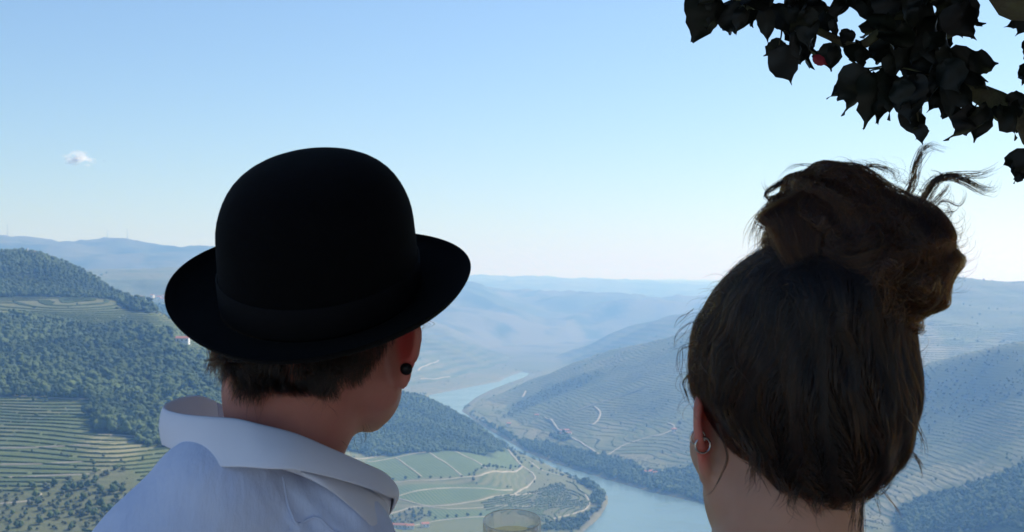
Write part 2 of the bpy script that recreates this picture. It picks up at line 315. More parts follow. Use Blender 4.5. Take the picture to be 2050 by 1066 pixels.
# ------------------------------------------------------------------ river
t = NT('river_water')
pos = t.n('ShaderNodeNewGeometry').outputs['Position']
w1 = t.noise(0.35, 4, pos); w2 = t.noise(0.012, 3, pos)
b = t.n('ShaderNodeBump', {'Strength': 1.0, 'Distance': 0.12, 'Height': w1})
p = t.n('ShaderNodeBsdfPrincipled', {'Base Color': t.mix(w2, (0.10, 0.16, 0.16), (0.13, 0.19, 0.18)), 'Roughness': t.math('MULTIPLY_ADD', w2, 0.25, 0.08), 'IOR': 1.33, 'Normal': b.outputs[0]})
rv = mesh_obj('river', [(x, y, WATER) for x, y in [(-3000, 1100), (3500, 1100), (3500, 6500), (-3000, 6500)]], [(0, 1, 2, 3)], t.surf(p.outputs[0]))
tag(rv, 'calm blue grey river bending between the hills', None, None, 'structure')

# ------------------------------------------------------------------ haze
t = NT('haze_air')
pv = t.n('ShaderNodeVolumePrincipled', {'Color': (0.24, 0.50, 1.0, 1), 'Absorption Color': (1, 1, 1, 1), 'Density': 2.08e-4, 'Anisotropy': 0.3})
t.t.links.new(pv.outputs[0], t.out.inputs[1])
zt = TV[:, 2].max() + 20; print('top', zt)
hb = [(-34000, -60, WATER - 6), (34000, -60, WATER - 6), (34000, 27000, WATER - 6), (-34000, 27000, WATER - 6)]
hz = mesh_obj('haze', hb + [(x, y, zt) for x, y, z in hb], [(3,2,1,0),(4,5,6,7),(0,1,5,4),(1,2,6,5),(2,3,7,6),(3,0,4,7)], t.m, None, False)
tag(hz, 'pale blue haze filling the valley air', None, None, 'stuff')

# ------------------------------------------------------------------ trees and vines of the slopes
rng = np.random.default_rng(7)
def ico(sub):
    bm = bmesh.new(); bmesh.ops.create_icosphere(bm, subdivisions=sub, radius=1.0)
    v = np.array([x.co[:] for x in bm.verts]); f = np.array([[x.index for x in q.verts] for q in bm.faces]); bm.free(); return v, f
ICO1, ICO2 = ico(1), ico(2)
def noise3(v, s, seed): return vnoise(v[:, 0] * s + v[:, 2] * .7 * s, v[:, 1] * s - v[:, 2] * .9 * s, seed) + vnoise(v[:, 2] * s + 9.1, v[:, 0] * s + v[:, 1] * s * .6, seed + 5)
def tree_mesh(name, seed, w, h, lobes, mat, trunk=True):
    r = np.random.default_rng(seed); V = []; F = []; off = 0
    for i in range(lobes):
        v, f = ICO2 if i == 0 else ICO1
        if i == 0: c = np.array([0, 0, h * .58]); s = np.array([w * .36, w * .36, h * .36])
        else:
            a = r.uniform(0, 6.28); zz = r.uniform(.34, .92); rr = w * .5 * math.sqrt(max(.05, 1 - ((zz - .55) / .5) ** 2)) * r.uniform(.5, .85)
            c = np.array([math.cos(a) * rr, math.sin(a) * rr, h * zz]); q = r.uniform(.16, .27) * w; s = np.array([q, q, q * r.uniform(.65, .95)])
        d = v * (1 + .55 * noise3(v * 1.0 + i * 3.3, 2.1, seed + i)[:, None])
        V.append(d * s + c); F.append(f + off); off += len(v)
    if trunk:
        n = 6; ang = np.arange(n) * 6.2832 / n; rb = h * .03
        V.append(np.concatenate([np.stack([np.cos(ang) * rb, np.sin(ang) * rb, ang * 0 - 1.5], 1), np.stack([np.cos(ang) * rb * .5, np.sin(ang) * rb * .5, ang * 0 + h * .5], 1)]))
        q = []
        for k in range(n): q += [[off + k, off + (k + 1) % n, off + n + k], [off + (k + 1) % n, off + n + (k + 1) % n, off + n + k]]
        F.append(np.array(q)); off += 2 * n
    V = np.concatenate(V); F = np.concatenate(F)
    o = mesh_obj(name, V, F, mat); COL.objects.unlink(o); return o
def leaf_mat(name, c1, c2, sc=0.9):
    t = NT(name)
    g = t.n('ShaderNodeNewGeometry'); oi = t.n('ShaderNodeObjectInfo'); tc = t.n('ShaderNodeTexCoord')
    at = t.n('ShaderNodeAttribute', attribute_name='tone', attribute_type='INSTANCER').outputs['Fac']
    f = t.math('ADD', t.math('MULTIPLY', t.noise(sc, 3, g.outputs['Position']), .6), t.math('MULTIPLY', at, .55), clamp=True)
    p = t.n('ShaderNodeBsdfPrincipled', {'Base Color': t.mix(f, c1, c2), 'Roughness': 0.85, 'Specular IOR Level': 0.15})
    b = t.n('ShaderNodeBump', {'Strength': 1.0, 'Distance': 0.5, 'Height': t.noise(2.2, 3, g.outputs['Position'])}); t.t.links.new(b.outputs[0], p.inputs['Normal'])
    return t.surf(p.outputs[0])
M_wood = leaf_mat('wood_foliage', (0.022, 0.045, 0.018), (0.115, 0.155, 0.055))
M_olive = leaf_mat('olive_foliage', (0.05, 0.065, 0.035), (0.12, 0.135, 0.075))
M_vine = leaf_mat('vine_foliage', (0.045, 0.075, 0.022), (0.10, 0.135, 0.045), 0.4)
T_wood = [tree_mesh('broadleaf_tree', 3, 6.2, 6.6, 9, M_wood), tree_mesh('round_tree', 8, 5.6, 5.4, 8, M_wood), tree_mesh('tall_tree', 15, 4.6, 7.8, 9, M_wood), tree_mesh('low_tree', 21, 6.8, 5.0, 10, M_wood)]
T_olive = [tree_mesh('olive_crown', 31, 4.4, 4.0, 7, M_olive), tree_mesh('olive_round', 38, 3.8, 3.5, 6, M_olive)]
def vine_mesh():
    v, f = ICO2; d = v * (1 + .5 * noise3(v * np.array([3, 1, 1]), 1.3, 77)[:, None]); o = mesh_obj('vine_bush', d * np.array([2.3, .55, .85]) + np.array([0, 0, .6]), f, M_vine); COL.objects.unlink(o); return o
T_vine = [vine_mesh()]
def scatter(name, label, P, rotz, scl, tone, sources, mat):
    """one object: its points, each turned by geometry nodes into one of the source plants"""
    me = bpy.data.meshes.new(name); me.vertices.add(len(P)); me.vertices.foreach_set('co', P.astype(np.float32).ravel())
    for n_, a_ in (('rotz', rotz), ('scl', scl), ('tone', tone), ('pick', rng.random(len(P)))):
        at = me.attributes.new(n_, 'FLOAT', 'POINT'); at.data.foreach_set('value', np.asarray(a_, dtype=np.float32))
    me.materials.append(mat)
    o = bpy.data.objects.new(name, me); COL.objects.link(o); tag(o, label, None, None, 'stuff')
    g = bpy.data.node_groups.new(name, 'GeometryNodeTree'); g.interface.new_socket('Geometry', in_out='INPUT', socket_type='NodeSocketGeometry'); g.interface.new_socket('Geometry', in_out='OUTPUT', socket_type='NodeSocketGeometry')
    N = g.nodes; L = g.links; gi = N.new('NodeGroupInput'); go = N.new('NodeGroupOutput'); join = N.new('GeometryNodeJoinGeometry')
    def na(nm): q = N.new('GeometryNodeInputNamedAttribute'); q.data_type = 'FLOAT'; q.inputs[0].default_value = nm; return q.outputs[0]
    k = len(sources)
    for i, s in enumerate(sources):
        oi = N.new('GeometryNodeObjectInfo'); oi.inputs[0].default_value = s
        ip = N.new('GeometryNodeInstanceOnPoints'); L.new(gi.outputs[0], ip.inputs['Points']); L.new(oi.outputs['Geometry'], ip.inputs['Instance'])
        if k > 1:
            a = N.new('FunctionNodeCompare'); a.data_type = 'FLOAT'; a.operation = 'GREATER_EQUAL'; L.new(na('pick'), a.inputs[0]); a.inputs[1].default_value = i / k
            b = N.new('FunctionNodeCompare'); b.data_type = 'FLOAT'; b.operation = 'LESS_THAN'; L.new(na('pick'), b.inputs[0]); b.inputs[1].default_value = (i + 1) / k + (1e-4 if i == k - 1 else 0)
            c = N.new('FunctionNodeBooleanMath'); c.operation = 'AND'; L.new(a.outputs[0], c.inputs[0]); L.new(b.outputs[0], c.inputs[1]); L.new(c.outputs[0], ip.inputs['Selection'])
        cr = N.new('ShaderNodeCombineXYZ'); L.new(na('rotz'), cr.inputs[2]); L.new(cr.outputs[0], ip.inputs['Rotation'])
        cs = N.new('ShaderNodeCombineXYZ'); sc_ = na('scl'); [L.new(sc_, cs.inputs[j]) for j in range(3)]; L.new(cs.outputs[0], ip.inputs['Scale'])
        L.new(ip.outputs[0], join.inputs[0])
    L.new(join.outputs[0], go.inputs[0]); m = o.modifiers.new('scatter', 'NODES'); m.node_group = g; return o
def pts_in(poly, spacing, wob=8):
    p = np.array(poly, float); x0, y0 = p.min(0); x1, y1 = p.max(0); n = int((x1 - x0) * (y1 - y0) / spacing ** 2)
    gx, gy = np.meshgrid(np.arange(x0, x1, spacing), np.arange(y0, y1, spacing)); gx = gx.ravel(); gy = gy.ravel()
    gx = gx + rng.uniform(-.45, .45, gx.shape) * spacing; gy = gy + rng.uniform(-.45, .45, gx.shape) * spacing
    sd = poly_sd(gx, gy, p) + fbm(gx, gy, 30, 2, 4) * 2 * wob; k = sd < 0; return gx[k], gy[k]
def grow(name, label, polys, spacing, srcs, mat, size, var=.3, gaps=0.0, wob=8, seed=3):
    X, Y = [], []
    for p in polys:
        a, b = pts_in(p, spacing, wob); X.append(a); Y.append(b)
    X = np.concatenate(X); Y = np.concatenate(Y)
    if gaps: k = (fbm(X, Y, 45, 3, seed) > -0.55 + gaps); X, Y = X[k], Y[k]
    k = (poly_sd(X, Y, RIVER) > 5) & (Y > 5); X, Y = X[k], Y[k]
    n = len(X); s = size * (1 + rng.uniform(-var, var, n)) * (1 + .5 * fbm(X, Y, 60, 2, 5)); print(name, n)
    P = np.stack([X, Y, surf_z(X, Y) - .3], 1)
    return scatter(name, label, P, rng.uniform(0, 6.28, n), s, np.clip(.5 + fbm(X, Y, 70, 2, 8) + rng.uniform(-.35, .35, n), 0, 1), srcs, mat)
grow('hillside_wood', 'dense dark green wood covering the left hillside', [WOOD[0], WOOD[2]], 5.3, T_wood, M_wood, 1.15, .4)
grow('hilltop_wood', 'green wood on the cone shaped hill', [WOOD[1]], 5.2, T_wood, M_wood, 0.95)
grow('spur_wood', 'dark green wood on the spur above the river bend', [WOOD[3]], 5.6, T_wood, M_wood, 1.0)
grow('riverside_wood', 'trees crowding the far river bank', [WOOD[4], WOOD[7]], 6.5, T_wood, M_wood, 1.15)
grow('slope_wood', 'dark wood at the foot of the right slope', [WOOD[5]], 6.0, T_wood, M_wood, 1.1)
grow('headland_wood', 'trees along the tip of the river headland', [WOOD[6]], 6.0, T_wood, M_wood, 1.05)
grow('hillside_scrub', 'low scrub and bushes on the shaded slopes', SCRUB, 11, T_olive, M_wood, 0.9, .4, .25)
grow('olive_groves', 'olive trees and bushes scattered between the fields', GROVE[:1] + GROVE[2:], 7.5, T_olive + T_wood[1:2], M_olive, 0.75, .35, .42)
# bushes strewn over the open slopes
n = 9000; uu = rng.uniform(-.42, .42, n); yy = np.exp(rng.uniform(math.log(820), math.log(5200), n)); xx = uu * yy
k = (poly_sd(xx, yy, RIVER) > 6) & (fbm(xx, yy, 160, 4, 33) + .5 * fbm(xx, yy, 25, 2, 35) > .16) & (mask(GREEN, xx, yy, 3, 0) < .1) & (mask(WOOD, xx, yy) < .5) & ((yy > 1750) | (rng.random(len(yy)) < .25))
xx, yy = xx[k], yy[k]; n = len(xx); print('bushes', n)
scatter('slope_bushes', 'bushes and small trees strewn over the slopes', np.stack([xx, yy, surf_z(xx, yy) - .2], 1), rng.uniform(0, 6.28, n), rng.uniform(.35, .8, n) * np.interp(yy, [800, 4000], [.75, 1.2]), rng.random(n), T_wood + T_olive, M_wood)
# bank trees on both shores
bx, by = [], []
for line in (RIVER_R[5:], RIVER_L[4:]):
    for (ax, ay), (cx, cy) in zip(line[:-1], line[1:]):
        L_ = math.hypot(cx - ax, cy - ay); m_ = int(L_ / 5)
        for j in range(m_):
            q = j / m_; bx.append(ax + (cx - ax) * q + rng.normal(0, 9)); by.append(ay + (cy - ay) * q + rng.normal(0, 9))
bx = np.array(bx); by = np.array(by); sdv = poly_sd(bx, by, RIVER); k = (sdv > 2) & (sdv < 22) & (fbm(bx, by, 50, 2, 3) > -.25); bx, by = bx[k], by[k]; n = len(bx)
scatter('bank_bushes', 'bushes and trees lining the river banks', np.stack([bx, by, surf_z(bx, by) - .3], 1), rng.uniform(0, 6.28, n), rng.uniform(.5, 1.0, n), rng.random(n), T_wood, M_wood)
# vine rows following the contours
def vines(name, label, x0, x1, y0, y1, step, size, length, keepf):
    n = int((x1 - x0) * (y1 - y0) / (length * length * 1.7)); x = rng.uniform(x0, x1, n); y = rng.uniform(y0, y1, n)
    k = keepf(x, y); x, y = x[k], y[k]
    for it in range(2):
        z = surf_z(x, y); gx = (surf_z(x + 6, y) - surf_z(x - 6, y)) / 12; gy = (surf_z(x, y + 6) - surf_z(x, y - 6)) / 12
        ph = z + 7 * fbm(x, y, 130, 2, 50); tgt = np.round(ph / step) * step; g2 = gx * gx + gy * gy + 1e-5
        mv = np.clip((tgt - ph) / g2, -200, 200); dx, dy = mv * gx, mv * gy; ok = np.hypot(dx, dy) < 16; x, y = x[ok] + dx[ok], y[ok] + dy[ok]
    k = keepf(x, y); x, y = x[k], y[k]
    gx = (surf_z(x + 6, y) - surf_z(x - 6, y)) / 12; gy = (surf_z(x, y + 6) - surf_z(x, y - 6)) / 12
    n = len(x); print(name, n)
    scatter(name, label, np.stack([x, y, surf_z(x, y) - .1], 1), np.arctan2(gx, -gy) + rng.normal(0, .06, n), size * rng.uniform(.8, 1.15, n), np.clip(.5 + fbm(x, y, 90, 2, 8) * 1.2 + rng.uniform(-.25, .25, n), 0, 1), T_vine, M_vine)
def keepL(x, y): return (mask(WOOD, x, y, 4, 6) < .3) & (mask(GROVE, x, y) < .5) & (np.abs(x / y) < .42) & (poly_sd(x, y, RIVER) > 14)
vines('left_slope_vines', 'rows of green vines along the terraces of the left slope', -640, -150, 830, 1700, 2.0, 0.72, 2.1, keepL)
vines('far_bank_vines', 'rows of vines along the terraces across the river', -150, 1250, 1700, 3500, 3.8, .62, 4.0, lambda x, y: keepL(x, y) & (poly_sd(x, y, RIVER_SIDE) < 0) & (mask(SCRUB, x, y) < .4) & (fbm(x, y, 220, 3, 61) > -.3))

def keepG(x, y): return poly_sd(x, y, np.array(GROVE[1], float)) < 6
vines('headland_rows', 'curved rows of olives and vines on the rounded tip of the headland', -40, 180, 1600, 2250, 1.5, 1.15, 2.6, lambda x, y: keepG(x, y) & (poly_sd(x, y, RIVER) > 12))
# ------------------------------------------------------------------ tracks
M_track = simple_mat('dirt_track', (0.27, 0.245, 0.185), (0.36, 0.33, 0.26), 0.05, 0.95)
def densify(p, step):
    out = []
    for (ax, ay), (bx_, by_) in zip(p[:-1], p[1:]):
        m = max(1, int(math.hypot(bx_ - ax, by_ - ay) / step)); out += [(ax + (bx_ - ax) * j / m, ay + (by_ - ay) * j / m) for j in range(m)]
    return out + [tuple(p[-1])]
for p in TRACKS:
    if max(math.hypot(b_[0] - a_[0], b_[1] - a_[1]) for a_, b_ in zip(p[:-1], p[1:])) > 700: continue
    q = np.array(densify(p, 6)); 
    if len(q) < 3: continue
    qs = q.copy()
    for _ in range(6): qs[1:-1] = (qs[:-2] + qs[1:-1] * 2 + qs[2:]) / 4
    d = np.gradient(qs, axis=0); d /= np.linalg.norm(d, axis=1)[:, None] + 1e-9; nrm = np.stack([-d[:, 1], d[:, 0]], 1)
    w = np.interp(np.mean(q[:, 1]), [900, 2000, 4500], [.8, 1.15, 3]) * (1 + .35 * fbm(qs[:, 0], qs[:, 1], 20, 2, 1))[:, None]
    Lf, Rt = qs + nrm * w, qs - nrm * w; lift = .45 if np.mean(q[:, 1]) < 2600 else .9
    zc = np.maximum(surf_z(Lf[:, 0], Lf[:, 1]), surf_z(Rt[:, 0], Rt[:, 1])) + lift
    V = np.concatenate([np.c_[Lf, zc], np.c_[Rt, zc], np.c_[Lf + nrm * .8, zc - 2.2], np.c_[Rt - nrm * .8, zc - 2.2]]); m = len(qs)
    F = [(i, i + 1, m + i + 1, m + i) for i in range(m - 1)] + [(2 * m + i, 2 * m + i + 1, i + 1, i) for i in range(m - 1)] + [(m + i, m + i + 1, 3 * m + i + 1, 3 * m + i) for i in range(m - 1)]
    tag(mesh_obj('track', V, F, M_track), 'pale dirt track between the fields', None, None, 'structure')
# ------------------------------------------------------------------ single trees of the hedge lines
proto_c = tree_mesh('hedge_crown', 41, 5.2, 5.6, 9, M_wood, False)
M_bark = simple_mat('bark', (0.09, 0.07, 0.05), (0.13, 0.10, 0.07), 2, 0.9)
def cyl_mesh(name, r0, r1, z0, z1, mat, n=8):
    a = np.arange(n) * 2 * math.pi / n
    V = np.concatenate([np.stack([np.cos(a) * r0, np.sin(a) * r0, a * 0 + z0], 1), np.stack([np.cos(a) * r1, np.sin(a) * r1, a * 0 + z1], 1)])
    F = [(k, (k + 1) % n, n + (k + 1) % n, n + k) for k in range(n)] + [tuple(range(n, 2 * n)), tuple(range(n))[::-1]]
    return mesh_obj(name, V, F, mat)
tr_mesh = cyl_mesh('trunk_shape', .22, .12, -1.2, 3.2, M_bark); COL.objects.unlink(tr_mesh)
lab = [' small tree from the left in the hedge line across the green headland field', ' small tree from the hill end of the line down the headland edge', ' small tree from the far end of the boundary between two headland fields', ' small tree from the left in the row behind the glass rim']
tens = ['', '', 'twenty', 'thirty', 'forty', 'fifty', 'sixty', 'seventy']
ones = 'zeroth first second third fourth fifth sixth seventh eighth ninth tenth eleventh twelfth thirteenth fourteenth fifteenth sixteenth seventeenth eighteenth nineteenth'.split()
def nth(n): return ones[n] if n < 20 else (tens[n // 10][:-1] + 'ieth' if n % 10 == 0 else tens[n // 10] + '-' + ones[n % 10])
for li, line in enumerate(HEDGE):
    for ki, (x, y) in enumerate(densify(line, 13.0)):
        x += rng.normal(0, 1.5); y += rng.normal(0, 2.0)
        if poly_sd(np.array([x]), np.array([y]), RIVER)[0] < 4: continue
        o = empty('field_tree', (x, y, float(surf_z(x, y)))); tag(o, nth(ki + 1) + lab[li], 'tree', ['trees in the hedge line across the headland field', 'trees down the headland edge', 'trees on the field boundary', 'trees beside the lower headland field'][li])
        s = rng.uniform(.5, .95); o.scale = (s, s, s); o.rotation_euler.z = rng.uniform(0, 6)
        for nm, src in (('crown', proto_c), ('trunk', tr_mesh)):
            c = bpy.data.objects.new(nm, src.data); c.parent = o; COL.objects.link(c)
# ------------------------------------------------------------------ houses
M_white = simple_mat('white_render', (0.72, 0.70, 0.66), (0.80, 0.78, 0.74), 0.5, 0.85)
M_tile = simple_mat('roof_tile', (0.33, 0.13, 0.08), (0.42, 0.19, 0.12), 0.8, 0.85)
M_dark = simple_mat('dark_opening', (0.03, 0.035, 0.04), None, 1, 0.4)
def house(x, y, w, d, h, rot, label, group=None, cat='house'):
    r = empty('house' if cat == 'house' else 'chapel', (x, y, float(surf_z(x, y)) - .5)); r.rotation_euler.z = rot; tag(r, label, cat, group)
    bw = [(-w/2,-d/2,-3),(w/2,-d/2,-3),(w/2,d/2,-3),(-w/2,d/2,-3),(-w/2,-d/2,h),(w/2,-d/2,h),(w/2,d/2,h),(-w/2,d/2,h),(-w/2,0,h+d*.24),(w/2,0,h+d*.24)]
    mesh_obj('wall', bw, [(0,1,5,4),(2,3,7,6),(1,2,6,9,5),(3,0,4,8,7)], M_white, r, False)
    e = .5; rz = h + d * .24
    mesh_obj('roof', [(-w/2-e,-d/2-e,h-.15),(w/2+e,-d/2-e,h-.15),(w/2+e,0,rz+.12),(-w/2-e,0,rz+.12),(w/2+e,d/2+e,h-.15),(-w/2-e,d/2+e,h-.15),
        (-w/2-e,-d/2-e,h-.4),(w/2+e,-d/2-e,h-.4),(w/2+e,0,rz-.13),(-w/2-e,0,rz-.13),(w/2+e,d/2+e,h-.4),(-w/2-e,d/2+e,h-.4)],
        [(0,1,2,3),(3,2,4,5),(6,9,8,7),(9,11,10,8),(0,6,7,1),(5,4,10,11),(1,7,8,2),(2,8,10,4),(0,3,9,6),(3,5,11,9)], M_tile, r, False)
    for i in range(max(2, int(w / 4))):
        wx = -w/2 + (i + .5) * w / max(2, int(w / 4))
        mesh_obj('window', [(wx-.5,-d/2-.06,h*.42),(wx+.5,-d/2-.06,h*.42),(wx+.5,-d/2-.06,h*.75),(wx-.5,-d/2-.06,h*.75),(wx-.5,-d/2+.1,h*.42),(wx+.5,-d/2+.1,h*.42),(wx+.5,-d/2+.1,h*.75),(wx-.5,-d/2+.1,h*.75)], [(0,1,2,3),(0,4,5,1),(3,2,6,7),(0,3,7,4),(1,5,6,2)], M_dark, r, False)
    return r
hl = ['long white farmhouse with a red roof in the middle of the far bank slope', 'low outbuilding just in front of the long farmhouse', 'small house right beside the farmhouse at the bend of the track', 'white boathouse among trees on the far bank', 'smaller white house right of the boathouse on the far bank', 'white house on the terraces high above the boathouse',
 'white village house lowest in the cluster below the lavender ridge', 'white village house at the top right of the cluster', 'white village house at the left of the cluster', 'white village house furthest right of the cluster', 'white village house in the middle of the cluster', 'white farmhouse at the corner of wood and dry field behind the hat',
 'small white house upriver of the farmhouse near the water', 'small white house above the track on the far bank', 'white house at the dry field edge on the right slope', 'white village house on the left fringe of the cluster', 'white village house on the right fringe of the cluster', 'pink roofed building at the foot of the headland', 'second roofed building at the foot of the headland', 'third roofed building at the foot of the headland by the track']
for i, (x, y) in enumerate(HOUSES[0]):
    big = i in (0, 3, 11, 17)
    house(x, y, (18 if big else 9) * (1.3 if y > 3300 else .7 if y < 1500 else 1), 7 if y < 3300 else 9, 5 if y < 3300 else 8, rng.uniform(-.5, .5), hl[i], 'white houses of the valley')
cx_, cy_ = CHAPEL[0][0]
ch = house(cx_, cy_, 10, 6, 4.5, .3, 'little white chapel on the wooded cone hilltop', None, 'chapel')
bell = mesh_obj('bell_tower', [(-5.6,-1.2,-2),(-3.4,-1.2,-2),(-3.4,1.2,-2),(-5.6,1.2,-2),(-5.6,-1.2,8),(-3.4,-1.2,8),(-3.4,1.2,8),(-5.6,1.2,8),(-4.5,0,9.8)], [(0,1,5,4),(1,2,6,5),(2,3,7,6),(3,0,4,7),(4,5,8),(5,6,8),(6,7,8),(7,4,8)], M_white, ch, False)
# ------------------------------------------------------------------ masts on the far ridge
M_steel = simple_mat('galvanised_steel', (0.32, 0.33, 0.34), None, 1, 0.5)
for i, (px_, ht) in enumerate(((15, 60), (215, 40), (255, 50))):
    y = 6600.0; x = (px_ - 1025) / F_ * y; ys_ = np.linspace(6000, 7400, 60); zz = surf_z(x / y * ys_, ys_); tt = (zz - 1.6) / ys_; j = int(np.argmax(tt)); y = ys_[j]; x = (px_ - 1025) / F_ * y
    o = empty('radio_mast', (x, y, zz[j])); tag(o, ['tall thin mast at the far left end of the lavender ridge', 'thin mast left of the ridge summit', 'thin mast standing on the ridge summit'][i], 'mast', 'thin masts on the far ridge')
    a = cyl_mesh('mast_shaft', 1.5, .6, -6, ht, M_steel, 6); a.parent = o
    b = cyl_mesh('antenna', 1.9, 1.9, ht * .86, ht * .95, M_steel, 8); b.parent = o
# ------------------------------------------------------------------ small cloud
t = NT('cloud_vapour')
mx = t.n('ShaderNodeMixShader', {0: 0.12}); t.t.links.new(t.n('ShaderNodeBsdfTransparent').outputs[0], mx.inputs[1]); t.t.links.new(t.n('ShaderNodeBsdfTranslucent', {'Color': (1, 1, 1, 1)}).outputs[0], mx.inputs[2]); t.surf(mx.outputs[0])
V = []; F = []; off = 0; r = np.random.default_rng(5)
for i in range(60):
    cxp = r.normal(0, 17); cyp = r.normal(0, 4) + (5 if -2 < cxp < 14 else -1); s = max(2.5, 8 - abs(cxp) * .16) * r.uniform(.5, 1.15)
    v, f = ICO2; d = v * (1 + .5 * noise3(v + i, 1.6, i)[:, None]) * np.array([s * 1.5, s * 1.5, s * .6]) + np.array([cxp, r.normal(0, 8), cyp]); V.append(d); F.append(f + off); off += len(v)
cl = mesh_obj('cloud', np.concatenate(V) * 4.3, np.concatenate(F), t.m); CD = 12000.0; cl.location = ((158 - 1025) / F_ * CD, CD, 1.6 + (575 - 320) / F_ * CD)
tag(cl, 'single small white cloud low in the left sky', 'cloud')
# ================================================================== people
def at(px, py, d):
    """a point given by its bearing and drop as read from the lookout, and its distance"""
    return np.array([(px - 1025) / F_ * d, d, EYE + (575 - py) / F_ * d])
def rot(yaw, pitch, roll):
    """yaw clockwise from +Y, pitch up, roll right-side-down (degrees); columns are right, forward, up"""
    return np.array(Matrix.Rotation(R(-yaw), 3, 'Z') @ Matrix.Rotation(R(pitch), 3, 'X') @ Matrix.Rotation(R(roll), 3, 'Y'))
def s_ell(P, c, r):
    q = P - np.asarray(c); r = np.asarray(r, float); k0 = np.sqrt(((q / r) ** 2).sum(-1)); k1 = np.sqrt(((q / r ** 2) ** 2).sum(-1)); return k0 * (k0 - 1) / (k1 + 1e-9)
def s_cone(P, a, b, ra, rb):
    a = np.asarray(a, float); b = np.asarray(b, float); ab = b - a; t = np.clip(((P - a) @ ab) / (ab @ ab), 0, 1)
    return np.sqrt(((P - a - t[..., None] * ab) ** 2).sum(-1)) - (ra + (rb - ra) * t)
def smin(a, b, k):
    h = np.clip(.5 + .5 * (b - a) / k, 0, 1); return b + (a - b) * h - k * h * (1 - h)
def smax(a, b, k): return -smin(-a, -b, k)
def nets(fn, lo, hi, h, smooth=1):
    """surface of a distance field by surface nets"""
    lo = np.asarray(lo, float); hi = np.asarray(hi, float); n = np.ceil((hi - lo) / h).astype(int) + 1
    ax = [lo[i] + np.arange(n[i]) * h for i in range(3)]
    D = np.empty(n, dtype=np.float32)
    for i in range(n[0]):
        P = np.stack(np.meshgrid(ax[0][i:i + 1], ax[1], ax[2], indexing='ij'), -1); D[i] = fn(P)[0]
    D[0] = D[-1] = .01; D[:, 0] = D[:, -1] = .01; D[:, :, 0] = D[:, :, -1] = .01
    S = D < 0; c = tuple(x - 1 for x in n); acc = np.zeros(c + (3,)); cnt = np.zeros(c)
    for axis in range(3):
        o = [1 if k != axis else 0 for k in range(3)]
        for da in (0, 1):
            for db in (0, 1):
                off = [0, 0, 0]; r_ = [k for k in range(3) if k != axis]; off[r_[0]] = da; off[r_[1]] = db
                A = tuple(slice(off[k], off[k] + c[k]) for k in range(3)); off2 = list(off); off2[axis] += 1
                B = tuple(slice(off2[k], off2[k] + c[k]) for k in range(3))
                m = S[A] != S[B]; a_, b_ = D[A][m], D[B][m]; t_ = a_ / (a_ - b_)
                v = np.zeros((len(t_), 3)); v[:, r_[0]] = da; v[:, r_[1]] = db; v[:, axis] = t_; acc[m] += v; cnt[m] += 1
    m = cnt > 0; idn = -np.ones(c, int); idn[m] = np.arange(m.sum())
    V = acc[m] / cnt[m][:, None] + np.argwhere(m)
    Q = []
    for axis in range(3):
        sl0 = [slice(1, c[k]) for k in range(3)]; sl0[axis] = slice(0, c[axis])
        sl1 = list(sl0); sl1[axis] = slice(1, c[axis] + 1); s0 = S[tuple(sl0)]; s1 = S[tuple(sl1)]
        w = np.argwhere(s0 != s1); flip = s0[s0 != s1]
        w = w + np.array([0 if k == axis else 1 for k in range(3)]); u_, v_ = [(axis + 1) % 3, (axis + 2) % 3]
        e1 = np.eye(3, dtype=int)[u_]; e2 = np.eye(3, dtype=int)[v_]
        q = np.stack([idn[tuple((w - e1 - e2).T)], idn[tuple((w - e2).T)], idn[tuple(w.T)], idn[tuple((w - e1).T)]], 1)
        q[~flip] = q[~flip][:, ::-1]; Q.append(q)
    Q = np.concatenate(Q); Q = Q[(Q >= 0).all(1)]
    for _ in range(smooth):
        s = np.zeros_like(V); k = np.zeros(len(V))
        for a_, b_ in ((0, 1), (1, 2), (2, 3), (3, 0)):
            np.add.at(s, Q[:, a_], V[Q[:, b_]]); np.add.at(s, Q[:, b_], V[Q[:, a_]]); np.add.at(k, Q[:, a_], 1); np.add.at(k, Q[:, b_], 1)
        V = V * .5 + .5 * s / k[:, None]
    return V * h + lo, Q
def join_parts(parts):
    V, F, o = [], [], 0
    for v, f in parts: V.append(v); F.append(f + o); o += len(v)
    return np.concatenate(V), np.concatenate(F)
